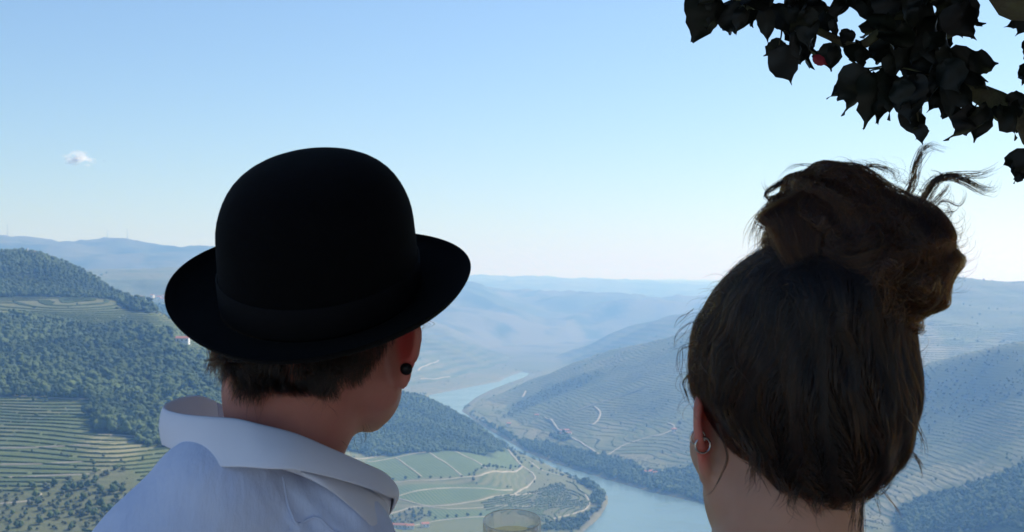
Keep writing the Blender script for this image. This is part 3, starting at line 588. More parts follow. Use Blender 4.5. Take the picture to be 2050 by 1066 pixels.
def head_sdf(P, c, M, fem=False, jaw=.90):
    L = (P - c) @ M; x = np.abs(L[..., 0]); A = np.stack([x, L[..., 1], L[..., 2]], -1)
    w = .95 if fem else 1.0
    d = s_ell(A, (0, -.012, .045), (.076 * w, .095 * w, .086))
    d = smin(d, s_ell(A, (0, .030, -.015), (.064 * w, .062, .080)), .03)
    d = smin(d, s_cone(A, (.052 * w, .0, -.050), (.012, .078, -.098 * jaw), .020, .019), .03)
    d = smin(d, s_ell(A, (.034, .066, -.022), (.026, .022, .026)), .02)          # cheek
    d = smin(d, s_ell(A, (0, .092, -.098 * jaw), (.020, .014, .015)), .015)
    d = smin(d, s_cone(A, (0, .085, .03), (0, .103, -.018), .010, .014), .012)   # nose
    d = smin(d, s_cone(A, (.013, .088, -.022), (.006, .096, -.022), .007, .007), .006)
    d = smin(d, s_cone(A, (.0, .086, .048), (.04, .070, .046), .010, .011), .02)    # brow
    d = smax(d, -s_ell(A, (.031, .094, .022), (.019, .016, .013)), .012)           # eye socket
    d = smin(d, s_cone(A, (0, .092, -.052), (.020, .082, -.053), .0055, .004), .006)
    d = smin(d, s_cone(A, (0, .092, -.062), (.018, .082, -.060), .0065, .004), .006)
    # ears: a thin cupped shell with a rolled rim and a lobe, flaring back and out
    def ear_d(flare, sc, dz=0.0):
        fl = R(flare); e1 = np.array([math.sin(fl), -math.cos(fl), .0]); e3 = np.array([0, .12, .99]); e3 /= np.linalg.norm(e3); e2 = np.cross(e3, e1)
        ce = np.array([.0795 * w + .006, -.010, -.002 + dz]); q = A - ce; E_ = np.stack([q @ e2, q @ e1, q @ e3], -1) / sc
        ear = s_ell(E_, (0, 0, .004), (.0055, .017, .029))
        rr = np.sqrt((E_[..., 1] / .78) ** 2 + (E_[..., 2] - .006) ** 2); rim = np.sqrt((rr - .0235) ** 2 + (E_[..., 0] + .002) ** 2) - .0036
        ear = smin(ear, np.where(E_[..., 2] < -.014, .01, rim), .004)
        ear = smax(ear, -s_ell(E_, (-.0075, .001, .006), (.006, .012, .018)), .003)
        return smin(ear, s_ell(E_, (0, -.004, -.026), (.0045, .009, .011)), .006) * sc
    ear = ear_d(38, 1.0) if fem else np.where(L[..., 0] > 0, ear_d(56, 1.14, -.004), ear_d(14, .95))
    d = smin(d, ear, .006)
    d = smin(d, s_cone(A, (.072 * w, .002, -.036), (.079 * w, .002, .018), .010, .008), .008)
    return d
def skin_mat(name, c1, c2):
    t = NT(name); pos = t.n('ShaderNodeTexCoord').outputs['Object']
    n1 = t.noise(22, 4, pos); n2 = t.noise(900, 3, pos)
    p = t.n('ShaderNodeBsdfPrincipled', {'Base Color': t.mix(t.math('MULTIPLY', t.n('ShaderNodeAttribute', attribute_name='ear_backlight').outputs['Fac'], .85), t.mix(t.ramp(n1, .35, .65), c1, c2), (0.62, 0.085, 0.07)), 'Roughness': 0.52, 'Specular IOR Level': .35, 'Subsurface Weight': .55, 'Subsurface Radius': (1.0, .28, .14), 'Subsurface Scale': 0.02})  # red mixed in by the ear mask is painted light, shining through from behind
    b = t.n('ShaderNodeBump', {'Strength': .5, 'Distance': .0004, 'Height': n2}); t.t.links.new(b.outputs[0], p.inputs['Normal'])
    return t.surf(p.outputs[0])
def hair_mat(name, mel, red, tint=(1, 1, 1)):
    t = NT(name)
    h = t.n('ShaderNodeBsdfHairPrincipled', model='CHIANG', parametrization='MELANIN')
    h.inputs['Melanin'].default_value = mel; h.inputs['Melanin Redness'].default_value = red; h.inputs['Tint'].default_value = (*tint, 1)
    h.inputs['Roughness'].default_value = .32; h.inputs['Radial Roughness'].default_value = .4; h.inputs['Random Color'].default_value = .5; h.inputs['Random Roughness'].default_value = .2
    return t.surf(h.outputs[0])
def curves_obj(name, paths, radii, mat, parent=None):
    c = bpy.data.hair_curves.new(name); sizes = [len(p) for p in paths]; c.add_curves(sizes)
    P = np.concatenate(paths).astype(np.float32); c.points.foreach_set('position', P.ravel())
    rad = np.concatenate([r_ * (np.clip(1.15 - np.linspace(0, 1, n_) ** 3, .15, 1)) for r_, n_ in zip(radii, sizes)]).astype(np.float32)
    a = c.attributes.get('radius') or c.attributes.new('radius', 'FLOAT', 'POINT'); a.data.foreach_set('value', rad)
    c.materials.append(mat); o = bpy.data.objects.new(name, c); COL.objects.link(o)
    if parent: o.parent = parent
    return o
def cr(pts, n):
    """smooth path through points (Catmull-Rom)"""
    p = np.array(pts, float); p = np.vstack([2 * p[0] - p[1], p, 2 * p[-1] - p[-2]]); m = len(p) - 3; out = []
    for u_ in np.linspace(0, m - 1e-6, n):
        i = int(u_); f = u_ - i; a, b, c_, d = p[i:i + 4]
        out.append(.5 * (2 * b + (c_ - a) * f + (2 * a - 5 * b + 4 * c_ - d) * f * f + (3 * b - a - 3 * c_ + d) * f ** 3))
    return np.array(out)
def grad(fn, P, e=.0015):
    g = np.stack([fn(P + np.eye(3)[i] * e) - fn(P - np.eye(3)[i] * e) for i in range(3)], -1); return g / (np.linalg.norm(g, axis=-1, keepdims=True) + 1e-9)
def tube(path, rad, n=8, caps=True):
    path = np.asarray(path, float); m = len(path); rad = np.broadcast_to(rad, m); d = np.gradient(path, axis=0); d /= np.linalg.norm(d, axis=1)[:, None]
    ref = np.array([0.3, .5, .81]); V = []
    for i in range(m):
        a = np.cross(d[i], ref); a /= np.linalg.norm(a) + 1e-9; b = np.cross(d[i], a); ang = np.arange(n) * 2 * math.pi / n
        V.append(path[i] + rad[i] * (np.cos(ang)[:, None] * a + np.sin(ang)[:, None] * b))
    V = np.concatenate(V); F = []
    for i in range(m - 1):
        for k in range(n): F.append((i * n + k, i * n + (k + 1) % n, (i + 1) * n + (k + 1) % n, (i + 1) * n + k))
    return V, np.array(F)
def limbs(P, chain, k=.02):
    d = None
    for (a, b, ra, rb) in chain:
        e = s_cone(P, a, b, ra, rb); d = e if d is None else smin(d, e, k)
    return d
def hand_parts(wrist, palm_dir, palm_n, curl, side, thumb_curl=.5):
    """palm, four fingers of their own lengths and a thumb, as tapered chains; returns (a, b, ra, rb) list"""
    f = palm_dir / np.linalg.norm(palm_dir); n = palm_n - (palm_n @ f) * f; n /= np.linalg.norm(n); s = np.cross(f, n) * side
    ch = []
    kn = [wrist + f * .088 + s * o for o in (.030, .010, -.010, -.028)]
    for k_ in kn: ch.append((wrist + (k_ - wrist) * .18, k_, .016, .0115))
    for k_, L_, r_ in zip(kn, (.070, .078, .073, .058), (.0088, .0090, .0086, .0078)):
        p_ = k_; ang = 0
        for j, fr in enumerate((.46, .31, .23)):
            ang += curl * (.9, 1.15, .8)[j]; dv = f * math.cos(ang) + n * math.sin(ang); q = p_ + dv * L_ * fr; ch.append((p_, q, r_ * (1 - .1 * j), r_ * (.92 - .1 * j))); p_ = q
    t0 = wrist + f * .022 + s * .026; t1 = t0 + (f * .55 + s * .75 + n * .35) / 1.0 * .040; t2 = t1 + (f * .8 + s * .15 + n * (.3 + thumb_curl)) * .030; t3 = t2 + (f * .7 - s * .25 + n * (.4 + thumb_curl)) * .024
    ch += [(t0, t1, .014, .0115), (t1, t2, .0112, .0098), (t2, t3, .0098, .0075)]
    return ch
hair_rng = np.random.default_rng(11)
M_skin_m = skin_mat('skin_tanned', (0.47, 0.175, 0.125), (0.55, 0.225, 0.16))
M_skin_w = skin_mat('skin_light', (0.46, 0.25, 0.17), (0.52, 0.29, 0.20))
M_eye = simple_mat('eye_white', (.7, .68, .65), None, 1, .15)
M_hair_m = hair_mat('hair_dark_brown', 0.97, 0.45)
M_hair_w = hair_mat('hair_chestnut', 0.92, 0.55)
M_hair_k = hair_mat('hair_backlit_brown', 0.66, 0.62)  # paler strands paint the topknot's warm backlit highlights into the hair colour
M_hair_base = simple_mat('hair_underlayer', (0.012, 0.008, 0.006), (0.02, 0.013, 0.009), 60, .8, .0015, 300, .1)

# ------------------------------------------------------------------ the man in the bowler hat
man = empty('person', (at(575, 900, 1.3)[0], 1.3, 0)); tag(man, 'person in a pale blue shirt and black bowler hat looking out over the river', 'person')
def rel(o, par):
    o.parent = par; o.matrix_parent_inverse = Matrix.Translation(-Vector(par.location)); return o
HC = at(642, 676, 1.305); HM = rot(14, 7, -2)
neck_m = [(at(628, 690, 1.30), at(588, 790, 1.295), .056, .058), (at(588, 790, 1.295), at(572, 965, 1.300), .058, .044)]
elbow_r = at(770, 1640, 1.39); wrist_r = np.array([-.045, 1.520, 1.205])
arm_l = [(at(345, 1150, 1.22), np.array([-.40, 1.20, 1.05]), .052, .042), (np.array([-.40, 1.20, 1.05]), np.array([-.33, 1.40, .93]), .040, .028)]
arm_r = [(at(715, 1240, 1.34), elbow_r, .05, .042), (elbow_r, wrist_r, .040, .027)]
def man_skin(P):
    d = head_sdf(P, HC, HM)
    d = smin(d, limbs(P, neck_m, .02), .022)
    d = smin(d, s_cone(P, at(480, 1090, 1.27), at(640, 1120, 1.29), .034, .030), .03)
    return d
parts = [nets(man_skin, at(640, 0, 1.3) * [1, 0, 0] + [-.17, 1.13, 1.33], at(640, 0, 1.3) * [1, 0, 0] + [.17, 1.46, 1.72], .0030, 1)]
hand_r = hand_parts(wrist_r, np.array([.30, .45, .55]), np.array([.85, .1, -.5]), .62, 1, .6)
hand_l = hand_parts(np.array([-.33, 1.40, .93]), np.array([.25, .9, -.35]), np.array([.1, -.2, -1.0]), .25, -1, .1)
parts.append(nets(lambda P: limbs(P, arm_r[1:] + hand_r, .006), [-.24, 1.30, 1.02], [.10, 1.72, 1.42], .0030, 1))
parts.append(nets(lambda P: limbs(P, arm_l[1:] + hand_l, .006), [-.46, 1.12, .80], [-.20, 1.62, 1.12], .0032, 1))
def man_low(P):
    hp = np.array([-.215, 1.30, .93])
    d = s_ell(P, hp + [0, 0, .18], (.13, .085, .26))
    for s in (-1, 1):
        d = smin(d, limbs(P, [(hp + [s * .085, 0, 0], hp + [s * .10, .01, -.43], .085, .058), (hp + [s * .10, .01, -.43], hp + [s * .11, -.01, -.86], .055, .040), (hp + [s * .11, -.03, -.875], hp + [s * .13, .14, -.895], .036, .030)]), .04)
    return d
parts.append(nets(man_low, [-.45, 1.12, -.01], [.02, 1.52, 1.45], .010, 1))
def ear_backlight(o, c, M, w=1.0, sd_=1, k_=1.0):  # mask of the visible ear, whose backlit red glow is painted into the skin
    V = np.array([v.co[:] for v in o.data.vertices]); L = (V - c) @ M; e = np.sqrt((((np.stack([L[:, 0] * sd_, L[:, 1], L[:, 2]], 1) - [.088 * w, -.014, .004]) / [.012, .03, .034]) ** 2).sum(1)); a = o.data.attributes.new('ear_backlight', 'FLOAT', 'POINT'); a.data.foreach_set('value', (k_ * (1 - sstep(.6, 1.35, e))).astype(np.float32))
ob = rel(mesh_obj('body', *join_parts(parts), M_skin_m), man); ear_backlight(ob, HC, HM)
for s in (-1, 1):
    e = HC + HM @ np.array([s * .031, .079, .024]); v, f = ICO2; rel(mesh_obj('eye', v * .012 + e, f, M_eye), man)
# ear plug: a short black barrel through the lobe
fl = R(56); e1 = np.array([math.sin(fl), -math.cos(fl), 0]); e3 = np.array([0, .12, .99]); e3 /= np.linalg.norm(e3); e2 = np.cross(e3, e1)
lobe_ = HC + HM @ (np.array([.0855, -.010, -.006]) + e1 * .002 + e3 * -.025); lobe = lobe_ + np.array([-.0015, -.003, .003]); dirp = np.array([.16, -.98, -.12])
pv_, pf_ = tube([lobe - dirp * .0065, lobe - dirp * .006, lobe - dirp * .003, lobe + dirp * .003, lobe + dirp * .006, lobe + dirp * .0065], [.0001, .0056, .0048, .0048, .0056, .0001], 20)
M_plug = simple_mat('black_acrylic', (0.006, 0.006, 0.006), None, 1, .35)
rel(mesh_obj('ear_plug', pv_, pf_, M_plug), man)
# hair under the hat
HATC = at(643, 574, 1.290); HATM = rot(12, 23, 3)
def cap_m(P):
    L = (P - HC) @ HM; d = head_sdf(P, HC, HM)
    d = smin(d, limbs(P, neck_m[:1], .02), .022) - .0055
    x, y, z = L[..., 0], L[..., 1], L[..., 2]
    line = -.018 + .013 * np.sin(x * 95 + 1.0) + .006 * np.sin(x * 210) + np.maximum(0, y + .055) * np.where(x > 0, 1.5, .35) + np.maximum(0, np.abs(x) - .05) * .25
    d = smax(d, (line - z) * .75, .006)
    d = smax(d, (y - .035 - np.maximum(0, z - .05) * .5), .01)
    d = smax(d, ((P - HATC) @ HATM)[..., 2] + .002, .003)
    ear = s_ell(np.stack([x, y, z], -1), (.09, -.008, -.002), (.028, .022, .036)); d = smax(d, -ear, .004)
    return d
hv, hf = nets(cap_m, HC - [.12, .14, .11], HC + [.12, .13, .16], .0030, 1)
hair_root = rel(mesh_obj('hair', hv, hf, M_hair_base), man)
pick = hv[hair_rng.integers(0, len(hv), 16000)]; Lp = (pick - HC) @ HM
pick = pick[(Lp[:, 1] < .03) & (Lp[:, 2] < .045) & (Lp[:, 2] > -.10)]
def flow(fn, P, field, steps, step, lift0, lift1, jit, seed):
    r = np.random.default_rng(seed); n = len(P); off = r.uniform(lift0, lift1, n); ph = r.normal(0, jit, (n, 3)); path = [P.copy()]; cur = P.copy()
    for s in range(steps):
        g = grad(fn, cur); d = field(cur, s) + ph; d = d - (d * g).sum(1)[:, None] * g; d /= np.linalg.norm(d, axis=1)[:, None] + 1e-9
        cur = cur + d * step; v = fn(cur); cur = cur - g * (v - off)[:, None] * .8; path.append(cur.copy())
    return np.stack(path, 1)
down = HM @ np.array([0, .15, -1.0])
def fld(P, s):
    cl_ = np.stack([vnoise(P[:, 0] * 55, P[:, 2] * 55, 3), vnoise(P[:, 0] * 40 + 5, P[:, 2] * 40, 8) * .3, vnoise(P[:, 0] * 50, P[:, 2] * 50 + 3, 5) * .5], 1); return down + cl_ * 1.6
cap_free = lambda P: smin(head_sdf(P, HC, HM), limbs(P, neck_m, .02), .022) - .006
Lp = (pick - HC) @ HM; pick = pick[Lp[:, 2] > -.026 + np.maximum(0, Lp[:, 1] + .055) * np.where(Lp[:, 0] > 0, 1.5, .35) - .008]
pick = pick[(((pick - HATC) @ HATM)[:, 2] < -.006)]
st = flow(cap_free, pick, fld, 7, .0027, .0, .004, .16, 2)
e_ = (st[:, -1] - HC) @ HM; st = st[~((e_[:, 0] > .042) & (e_[:, 2] < -.040))]
curves_obj('hair_strands', list(st), hair_rng.uniform(.00007, .00013, len(st)), M_hair_m, hair_root)
tufts = []
for base, tip, nn, sp in ((at(505, 745, 1.222), at(513, 792, 1.226), 420, .0065), (at(475, 740, 1.235), at(470, 778, 1.24), 200, .005), (at(650, 745, 1.215), at(640, 780, 1.217), 260, .007), (at(455, 720, 1.262), at(443, 762, 1.270), 260, .0045), (at(680, 725, 1.222), at(686, 758, 1.226), 160, .004), (at(436, 668, 1.31), at(438, 728, 1.31), 330, .0045), (at(845, 640, 1.31), at(842, 664, 1.31), 8, .001)):
    for k in range(nn):
        b0 = base + hair_rng.normal(0, sp, 3) * [1, .4, .6]; t0 = tip + hair_rng.normal(0, sp * .9, 3) * [1, .4, 1.4]; side_ = np.array([hair_rng.normal(.004, .004), -.003, 0]); tufts.append(cr([b0, (b0 * .6 + t0 * .4) + side_, t0], 7))
curves_obj('tuft', tufts, hair_rng.uniform(.00007, .00012, len(tufts)), M_hair_m, hair_root)

# the hat
t = NT('black_felt'); pos = t.n('ShaderNodeTexCoord').outputs['Object']
p = t.n('ShaderNodeBsdfPrincipled', {'Base Color': t.mix(t.noise(40, 4, pos), (0.002, 0.002, 0.0025), (0.0045, 0.0045, 0.005)), 'Roughness': .95, 'Specular IOR Level': .06, 'Sheen Weight': .015, 'Sheen Roughness': .5})
b = t.n('ShaderNodeBump', {'Strength': .6, 'Distance': .0008, 'Height': t.noise(600, 4, pos)}); t.t.links.new(b.outputs[0], p.inputs['Normal']); M_felt = t.surf(p.outputs[0])
M_band = simple_mat('black_ribbon', (0.004, 0.004, 0.005), None, 1, .8, .0004, 900, .12)
hat = empty('hat', HATC - np.array(man.location)); hat.parent = man
def hatp(L): return np.asarray(L) @ HATM.T
NA = 96; an = np.arange(NA) * 2 * math.pi / NA
def ring(a, b_, z, e=2.0): return np.stack([a * np.sign(np.cos(an)) * np.abs(np.cos(an)) ** (2 / e), b_ * np.sign(np.sin(an)) * np.abs(np.sin(an)) ** (2 / e), np.broadcast_to(z, an.shape)], 1)
prof = [(0.0876, -0.012), (0.0885, 0.004), (0.0885, 0.02), (0.0881, 0.038), (0.0871, 0.054), (0.0865, 0.07), (0.0821, 0.086), (0.0754, 0.101), (0.0657, 0.1135), (0.0521, 0.1235), (0.0341, 0.1305), (0.017, 0.134), (0.0004, 0.1349)]
Vc = []; 
for r_, z_ in prof: Vc.append(ring(r_ + .0002, r_ * 1.20, z_ * .94 - .004 + (r_ / .0935) * .004))
for r_, z_ in prof[::-1][1:]: Vc.append(ring(max(r_ - .0015, .0004), r_ * 1.20 - .0022, z_ * .94 - .0085))
Vc = np.concatenate(Vc); nr_ = len(prof) * 2 - 1
Fc = np.array([(i * NA + k, i * NA + (k + 1) % NA, (i + 1) * NA + (k + 1) % NA, (i + 1) * NA + k) for i in range(nr_ - 1) if i != len(prof) - 1 for k in range(NA)])
o = mesh_obj('crown', hatp(Vc), Fc, M_felt); o.parent = hat; o.modifiers.new('smooth', 'SUBSURF').render_levels = 1
# brim: wide at the sides, edges rolled up, dipping front and back
Vb = []
for side_ in (0, 1):
    for j in range(15):
        f = j / 14; f = f if side_ == 0 else 1 - f
        a_ = .0875 + (.1395 - .0875) * f; b_ = .105 + (.151 - .105) * f
        sx = np.abs(np.cos(an)); up = (f ** 1.8) * (.014 * sx ** 1.5)  + .006 * max(0, f - .85) / .15
        th = .0016 * (1 - max(0, f - .93) / .07 * .6)
        Vb.append(ring(a_, b_, 0) + np.stack([-np.cos(an) * (f ** 3) * .002, an * 0, up - .008 + (th if side_ == 0 else -th)], 1))
Vb = np.concatenate(Vb); Fb = np.array([(i * NA + k, i * NA + (k + 1) % NA, ((i + 1) % 30) * NA + (k + 1) % NA, ((i + 1) % 30) * NA + k) for i in range(30) for k in range(NA)])
o = mesh_obj('brim', hatp(Vb), Fb, M_felt); o.parent = hat; o.modifiers.new('smooth', 'SUBSURF').render_levels = 1
Vn = np.concatenate([ring(.0900, .1080, -.004), ring(.0906, .1086, -.002), ring(.0904, .1084, .022), ring(.0892, .1072, .024)])
Fn = np.array([(i * NA + k, i * NA + (k + 1) % NA, (i + 1) * NA + (k + 1) % NA, (i + 1) * NA + k) for i in range(3) for k in range(NA)])
o = mesh_obj('hat_band', hatp(Vn), Fn, M_band); o.parent = hat
# shirt
t = NT('pale_blue_cotton'); pos = t.n('ShaderNodeTexCoord').outputs['Object']
fine = t.noise(1500, 2, pos); mid = t.noise(26, 4, pos)
p = t.n('ShaderNodeBsdfPrincipled', {'Base Color': t.mix(t.ramp(mid, .3, .7), (0.62, 0.69, 0.88), (0.70, 0.76, 0.92)), 'Roughness': .9, 'Specular IOR Level': .15, 'Sheen Weight': .15})
b = t.n('ShaderNodeBump', {'Strength': .6, 'Distance': .0006, 'Height': fine}); b2 = t.n('ShaderNodeBump', {'Strength': .7, 'Distance': .012, 'Height': t.noise(13, 5, t.n('ShaderNodeMapping', {'Vector': pos, 'Rotation': (0, .7, 0), 'Scale': (1.8, 1, .6)}).outputs[0]), 'Normal': b.outputs[0]}); t.t.links.new(b2.outputs[0], p.inputs['Normal']); M_shirt = t.surf(p.outputs[0])
t = NT('collar_lining'); pos = t.n('ShaderNodeTexCoord').outputs['Object']
p = t.n('ShaderNodeBsdfPrincipled', {'Base Color': t.mix(t.noise(30, 3, pos), (0.80, 0.80, 0.87), (0.85, 0.85, 0.90)), 'Roughness': .9, 'Specular IOR Level': .15})
b = t.n('ShaderNodeBump', {'Strength': .5, 'Distance': .0005, 'Height': t.noise(1500, 2, pos)}); t.t.links.new(b.outputs[0], p.inputs['Normal']); M_collar = t.surf(p.outputs[0])
NB = at(575, 930, 1.285)
def shirt(P):
    d = s_cone(P, at(428, 1006, 1.22), at(348, 1155, 1.22), .058, .074)
    d = smin(d, s_cone(P, at(640, 1043, 1.275), at(722, 1250, 1.34), .050, .066), .03)
    d = smin(d, s_cone(P, at(440, 1020, 1.225), at(640, 1060, 1.265), .050, .048), .03)
    d = smin(d, s_ell(P, np.array([-.225, 1.285, 1.14]), (.175, .115, .285)), .04)
    d = smin(d, s_ell(P, np.array([-.215, 1.30, .93]), (.16, .115, .13)), .04)
    d = smin(d, limbs(P, [(arm_l[0][0], arm_l[0][1], .070, .056), (arm_l[1][0], arm_l[1][0] * .35 + arm_l[1][1] * .65, .056, .040)]), .03)
    d = smin(d, limbs(P, [(arm_r[0][0], arm_r[0][1], .064, .054), (arm_r[1][0], arm_r[1][0] * .35 + arm_r[1][1] * .65, .054, .040)]), .03)
    # folds running down from the right of the collar and round the arms
    u_ = P[..., 0] * .55 + P[..., 2] * 1.0; fold = np.exp(-((P[..., 0] + .17) / .05) ** 2) * np.exp(-((P[..., 2] - 1.36) / .06) ** 2)
    d = d + fold * .0055 * np.sin((P[..., 2] * .75 + P[..., 0] * 1.0) * 330 + 2 * np.sin(P[..., 0] * 60))
    d = d + .0022 * np.sin(P[..., 0] * 38 + P[..., 2] * 30 + 3 * np.sin(P[..., 2] * 17)) * np.clip((1.40 - P[..., 2]) * 8, 0, 1)
    d = smax(d, -s_cone(P, NB + [0, 0.01, .075], NB + [0, .01, .2], .056, .07), .01)
    for s, ch in ((-1, arm_l), (1, arm_r)):
        w_ = ch[1][1]; dv = (ch[1][1] - ch[1][0]); dv = dv / np.linalg.norm(dv); q = ch[1][0] * .38 + ch[1][1] * .62
        near = np.sqrt(((P - q) ** 2).sum(-1)) < .12; d = np.where(near, np.maximum(d, (P - q) @ dv), d)
    return d
sv, sf = nets(shirt, [-.50, 1.08, .84], [.02, 1.62, 1.53], .0050, 2)
rel(mesh_obj('shirt', sv, sf, M_shirt), man)
# yoke seam
def proj(fn, P, it=6, off=0.0):
    P = P.copy()
    for _ in range(it): P = P - grad(fn, P) * (fn(P) - off)[:, None]
    return P
seam = proj(shirt, cr([at(585, 938, 1.20), at(600, 975, 1.19), at(628, 1030, 1.19), at(668, 1080, 1.2), at(700, 1140, 1.2)], 30), 6, .0004)
sv_, sf_ = tube(seam, .0011, 6); rel(mesh_obj('shirt_seam', sv_, sf_, M_shirt), man)
# collar: a fall all the way round (outer), folded over a stand (inner)
top = [(434,803,1.415),(412,793,1.39),(388,790,1.365),(362,794,1.335),(338,803,1.305),(328,813,1.280),(340,821,1.255),(372,828,1.225),(420,832,1.205),(472,836,1.196),(523,848,1.192),(592,866,1.198),(660,895,1.216),(729,926,1.248),(770,946,1.285),(790,972,1.330),(775,985,1.375),(730,975,1.405),(660,930,1.425),(560,880,1.435),(480,830,1.43)]
bot = [(430,880,1.44),(405,878,1.41),(378,880,1.38),(352,886,1.345),(336,892,1.305),(334,892,1.270),(350,903,1.235),(386,920,1.200),(430,934,1.180),(489,935,1.170),(540,939,1.166),(592,942,1.170),(660,956,1.190),(729,976,1.225),(768,994,1.262),(785,1004,1.318),(772,1040,1.375),(720,1040,1.42),(650,1010,1.445),(560,970,1.455),(480,920,1.45)]
T_ = cr([at(*q) for q in top] + [at(*top[0])], 120); B_ = cr([at(*q) for q in bot] + [at(*bot[0])], 120)
cen = T_.mean(0); Vk = []
rows_ = 12
for j in range(rows_):
    f = j / (rows_ - 1); mid_ = T_ * (1 - f) + B_ * f; outw = mid_ - cen; outw[:, 2] = 0; outw /= np.linalg.norm(outw, axis=1)[:, None]
    wv = .0025 * np.sin(np.arange(120) * .23 + 2 * f) * f
    Vk.append(mid_ + outw * (math.sin(f * math.pi) * .0030 + .0008 * math.sin(min(f * 6, 1) * math.pi / 2) + wv)[:, None])
inner = []
for j in range(1, 7):
    f = j / 6; inw = T_ - cen; inw[:, 2] = 0; inw /= np.linalg.norm(inw, axis=1)[:, None]
    inner.append(T_ - inw * (.0012 + .006 * f) + np.array([0, 0, -.036 * f + .0015 * math.sin(f * 3)]))
Vk = np.concatenate(inner[::-1] + Vk); nrw = rows_ + 6
Fk = np.array([(i * 120 + k, i * 120 + k + 1, (i + 1) * 120 + k + 1, (i + 1) * 120 + k) for i in range(nrw - 1) for k in range(119)])
o = rel(mesh_obj('shirt_collar', Vk, Fk, M_collar), man); m = o.modifiers.new('cloth', 'SOLIDIFY'); m.thickness = .0014; m.offset = 0; o.modifiers.new('smooth', 'SUBSURF').render_levels = 1
# front collar wing under the fall, lit from the valley
T2 = cr([at(*q) for q in [(600,944,1.190),(650,952,1.205),(700,966,1.235),(745,986,1.262),(772,1004,1.29)]], 24)
B2 = cr([at(*q) for q in [(612,950,1.190),(650,975,1.192),(700,1015,1.215),(748,1062,1.245),(790,1120,1.29)]], 24)
V2 = np.concatenate([T2 * (1 - f) + B2 * f + np.array([0, -.006 * math.sin(f * math.pi), 0]) for f in np.linspace(0, 1, 8)]); F2 = np.array([(i * 24 + k, i * 24 + k + 1, (i + 1) * 24 + k + 1, (i + 1) * 24 + k) for i in range(7) for k in range(23)])
o = rel(mesh_obj('front_facing', V2, F2, M_collar), man); m = o.modifiers.new('cloth', 'SOLIDIFY'); m.thickness = .0014; o.modifiers.new('smooth', 'SUBSURF').render_levels = 1
# trousers and shoes
M_denim = simple_mat('dark_denim', (0.03, 0.04, 0.07), (0.045, 0.055, 0.09), 30, .9, .0006, 900)
M_leather = simple_mat('brown_leather', (0.06, 0.035, 0.02), (0.08, 0.045, 0.028), 12, .5)
def legs(fn_pts, grow_, lo, hi):
    return nets(lambda P: smax(fn_pts(P) - grow_, -(P[..., 2] - lo[2] - .02) * 1.0, .004), lo, hi, .010, 1)
def hips(hp, k=1.0):
    def f(P):
        d = s_ell(P, hp + np.array([0, 0, .04]), (.155 * k, .108, .12))
        for s in (-1, 1): d = smin(d, limbs(P, [(hp + [s * .085, 0, 0], hp + [s * .10, .01, -.43], .088 * k, .064), (hp + [s * .10, .01, -.43], hp + [s * .11, -.01, -.84], .064, .055)]), .04)
        return d
    return f
rel(mesh_obj('trousers', *legs(hips(np.array([-.215, 1.30, .93])), .008, [-.45, 1.10, .04], [.02, 1.50, 1.06]), M_denim), man)
def shoe(hp, s): return lambda P: smax(limbs(P, [(hp + np.array([s * .11, -.04, -.885]), hp + np.array([s * .135, .15, -.895]), .042, .036)]), -(P[..., 2] - .002), .004)
for s in (-1, 1): rel(mesh_obj('shoe', *nets(shoe(np.array([-.215, 1.30, .93]), s), [-.215 + s * .12 - .10, 1.18, -.01], [-.215 + s * .12 + .10, 1.55, .12], .006, 1), M_leather), man)

# ------------------------------------------------------------------ the wine glass in his hand
gl = empty('drinking_glass', np.array([0.0, 1.61, 1.236])); gl.rotation_euler.x = R(13); tag(gl, 'clear glass held up between the two people', 'glass')
t = NT('clear_glass'); lw = t.n('ShaderNodeLayerWeight', {'Blend': .3}).outputs['Facing']; edge = t.math('MULTIPLY_ADD', t.math('POWER', lw, 1.2), .85, .16)
gg = t.n('ShaderNodeMixShader', {0: .45, 1: t.n('ShaderNodeBsdfGlossy', {'Roughness': .10}).outputs[0], 2: t.n('ShaderNodeBsdfTranslucent', {'Color': (.95, .93, .88, 1)}).outputs[0]})
g_ = t.n('ShaderNodeMixShader', {0: edge, 1: t.n('ShaderNodeBsdfTransparent', {'Color': (.985, .985, .975, 1)}).outputs[0], 2: gg.outputs[0]}); M_glass = t.surf(g_.outputs[0])
gp = [(.0205, .0), (.0240, .004), (.0285, .025), (.0320, .060), (.0328, .088), (.0330, .1025), (.0324, .1040), (.0318, .1025), (.0316, .088), (.0306, .060), (.0270, .026), (.0215, .0085), (.0001, .0075)]
gV = np.concatenate([[(0, 0, 0)]] + [np.stack([np.cos(an[::2]) * r_, np.sin(an[::2]) * r_, an[::2] * 0 + z_], 1) for r_, z_ in gp]); hn = NA // 2
gF = [(0, 1 + (k + 1) % hn, 1 + k) for k in range(hn)] + [(1 + i * hn + k, 1 + i * hn + (k + 1) % hn, 1 + (i + 1) * hn + (k + 1) % hn, 1 + (i + 1) * hn + k) for i in range(len(gp) - 1) for k in range(hn)]
o = mesh_obj('bowl', gV, gF, M_glass); o.parent = gl
t = NT('white_wine'); g_ = t.n('ShaderNodeMixShader', {0: .10, 1: t.n('ShaderNodeBsdfTransparent', {'Color': (1.0, .96, .84, 1)}).outputs[0], 2: t.n('ShaderNodeBsdfTranslucent', {'Color': (.98, .93, .80, 1)}).outputs[0]}); M_wine = t.surf(g_.outputs[0])
wp = [(.0001, .0085), (.0205, .0095), (.0262, .027), (.0300, .060), (.0312, .084), (.0306, .0842), (.0001, .084)]
wV = np.concatenate([np.stack([np.cos(an[::2]) * r_, np.sin(an[::2]) * r_, an[::2] * 0 + z_], 1) for r_, z_ in wp])
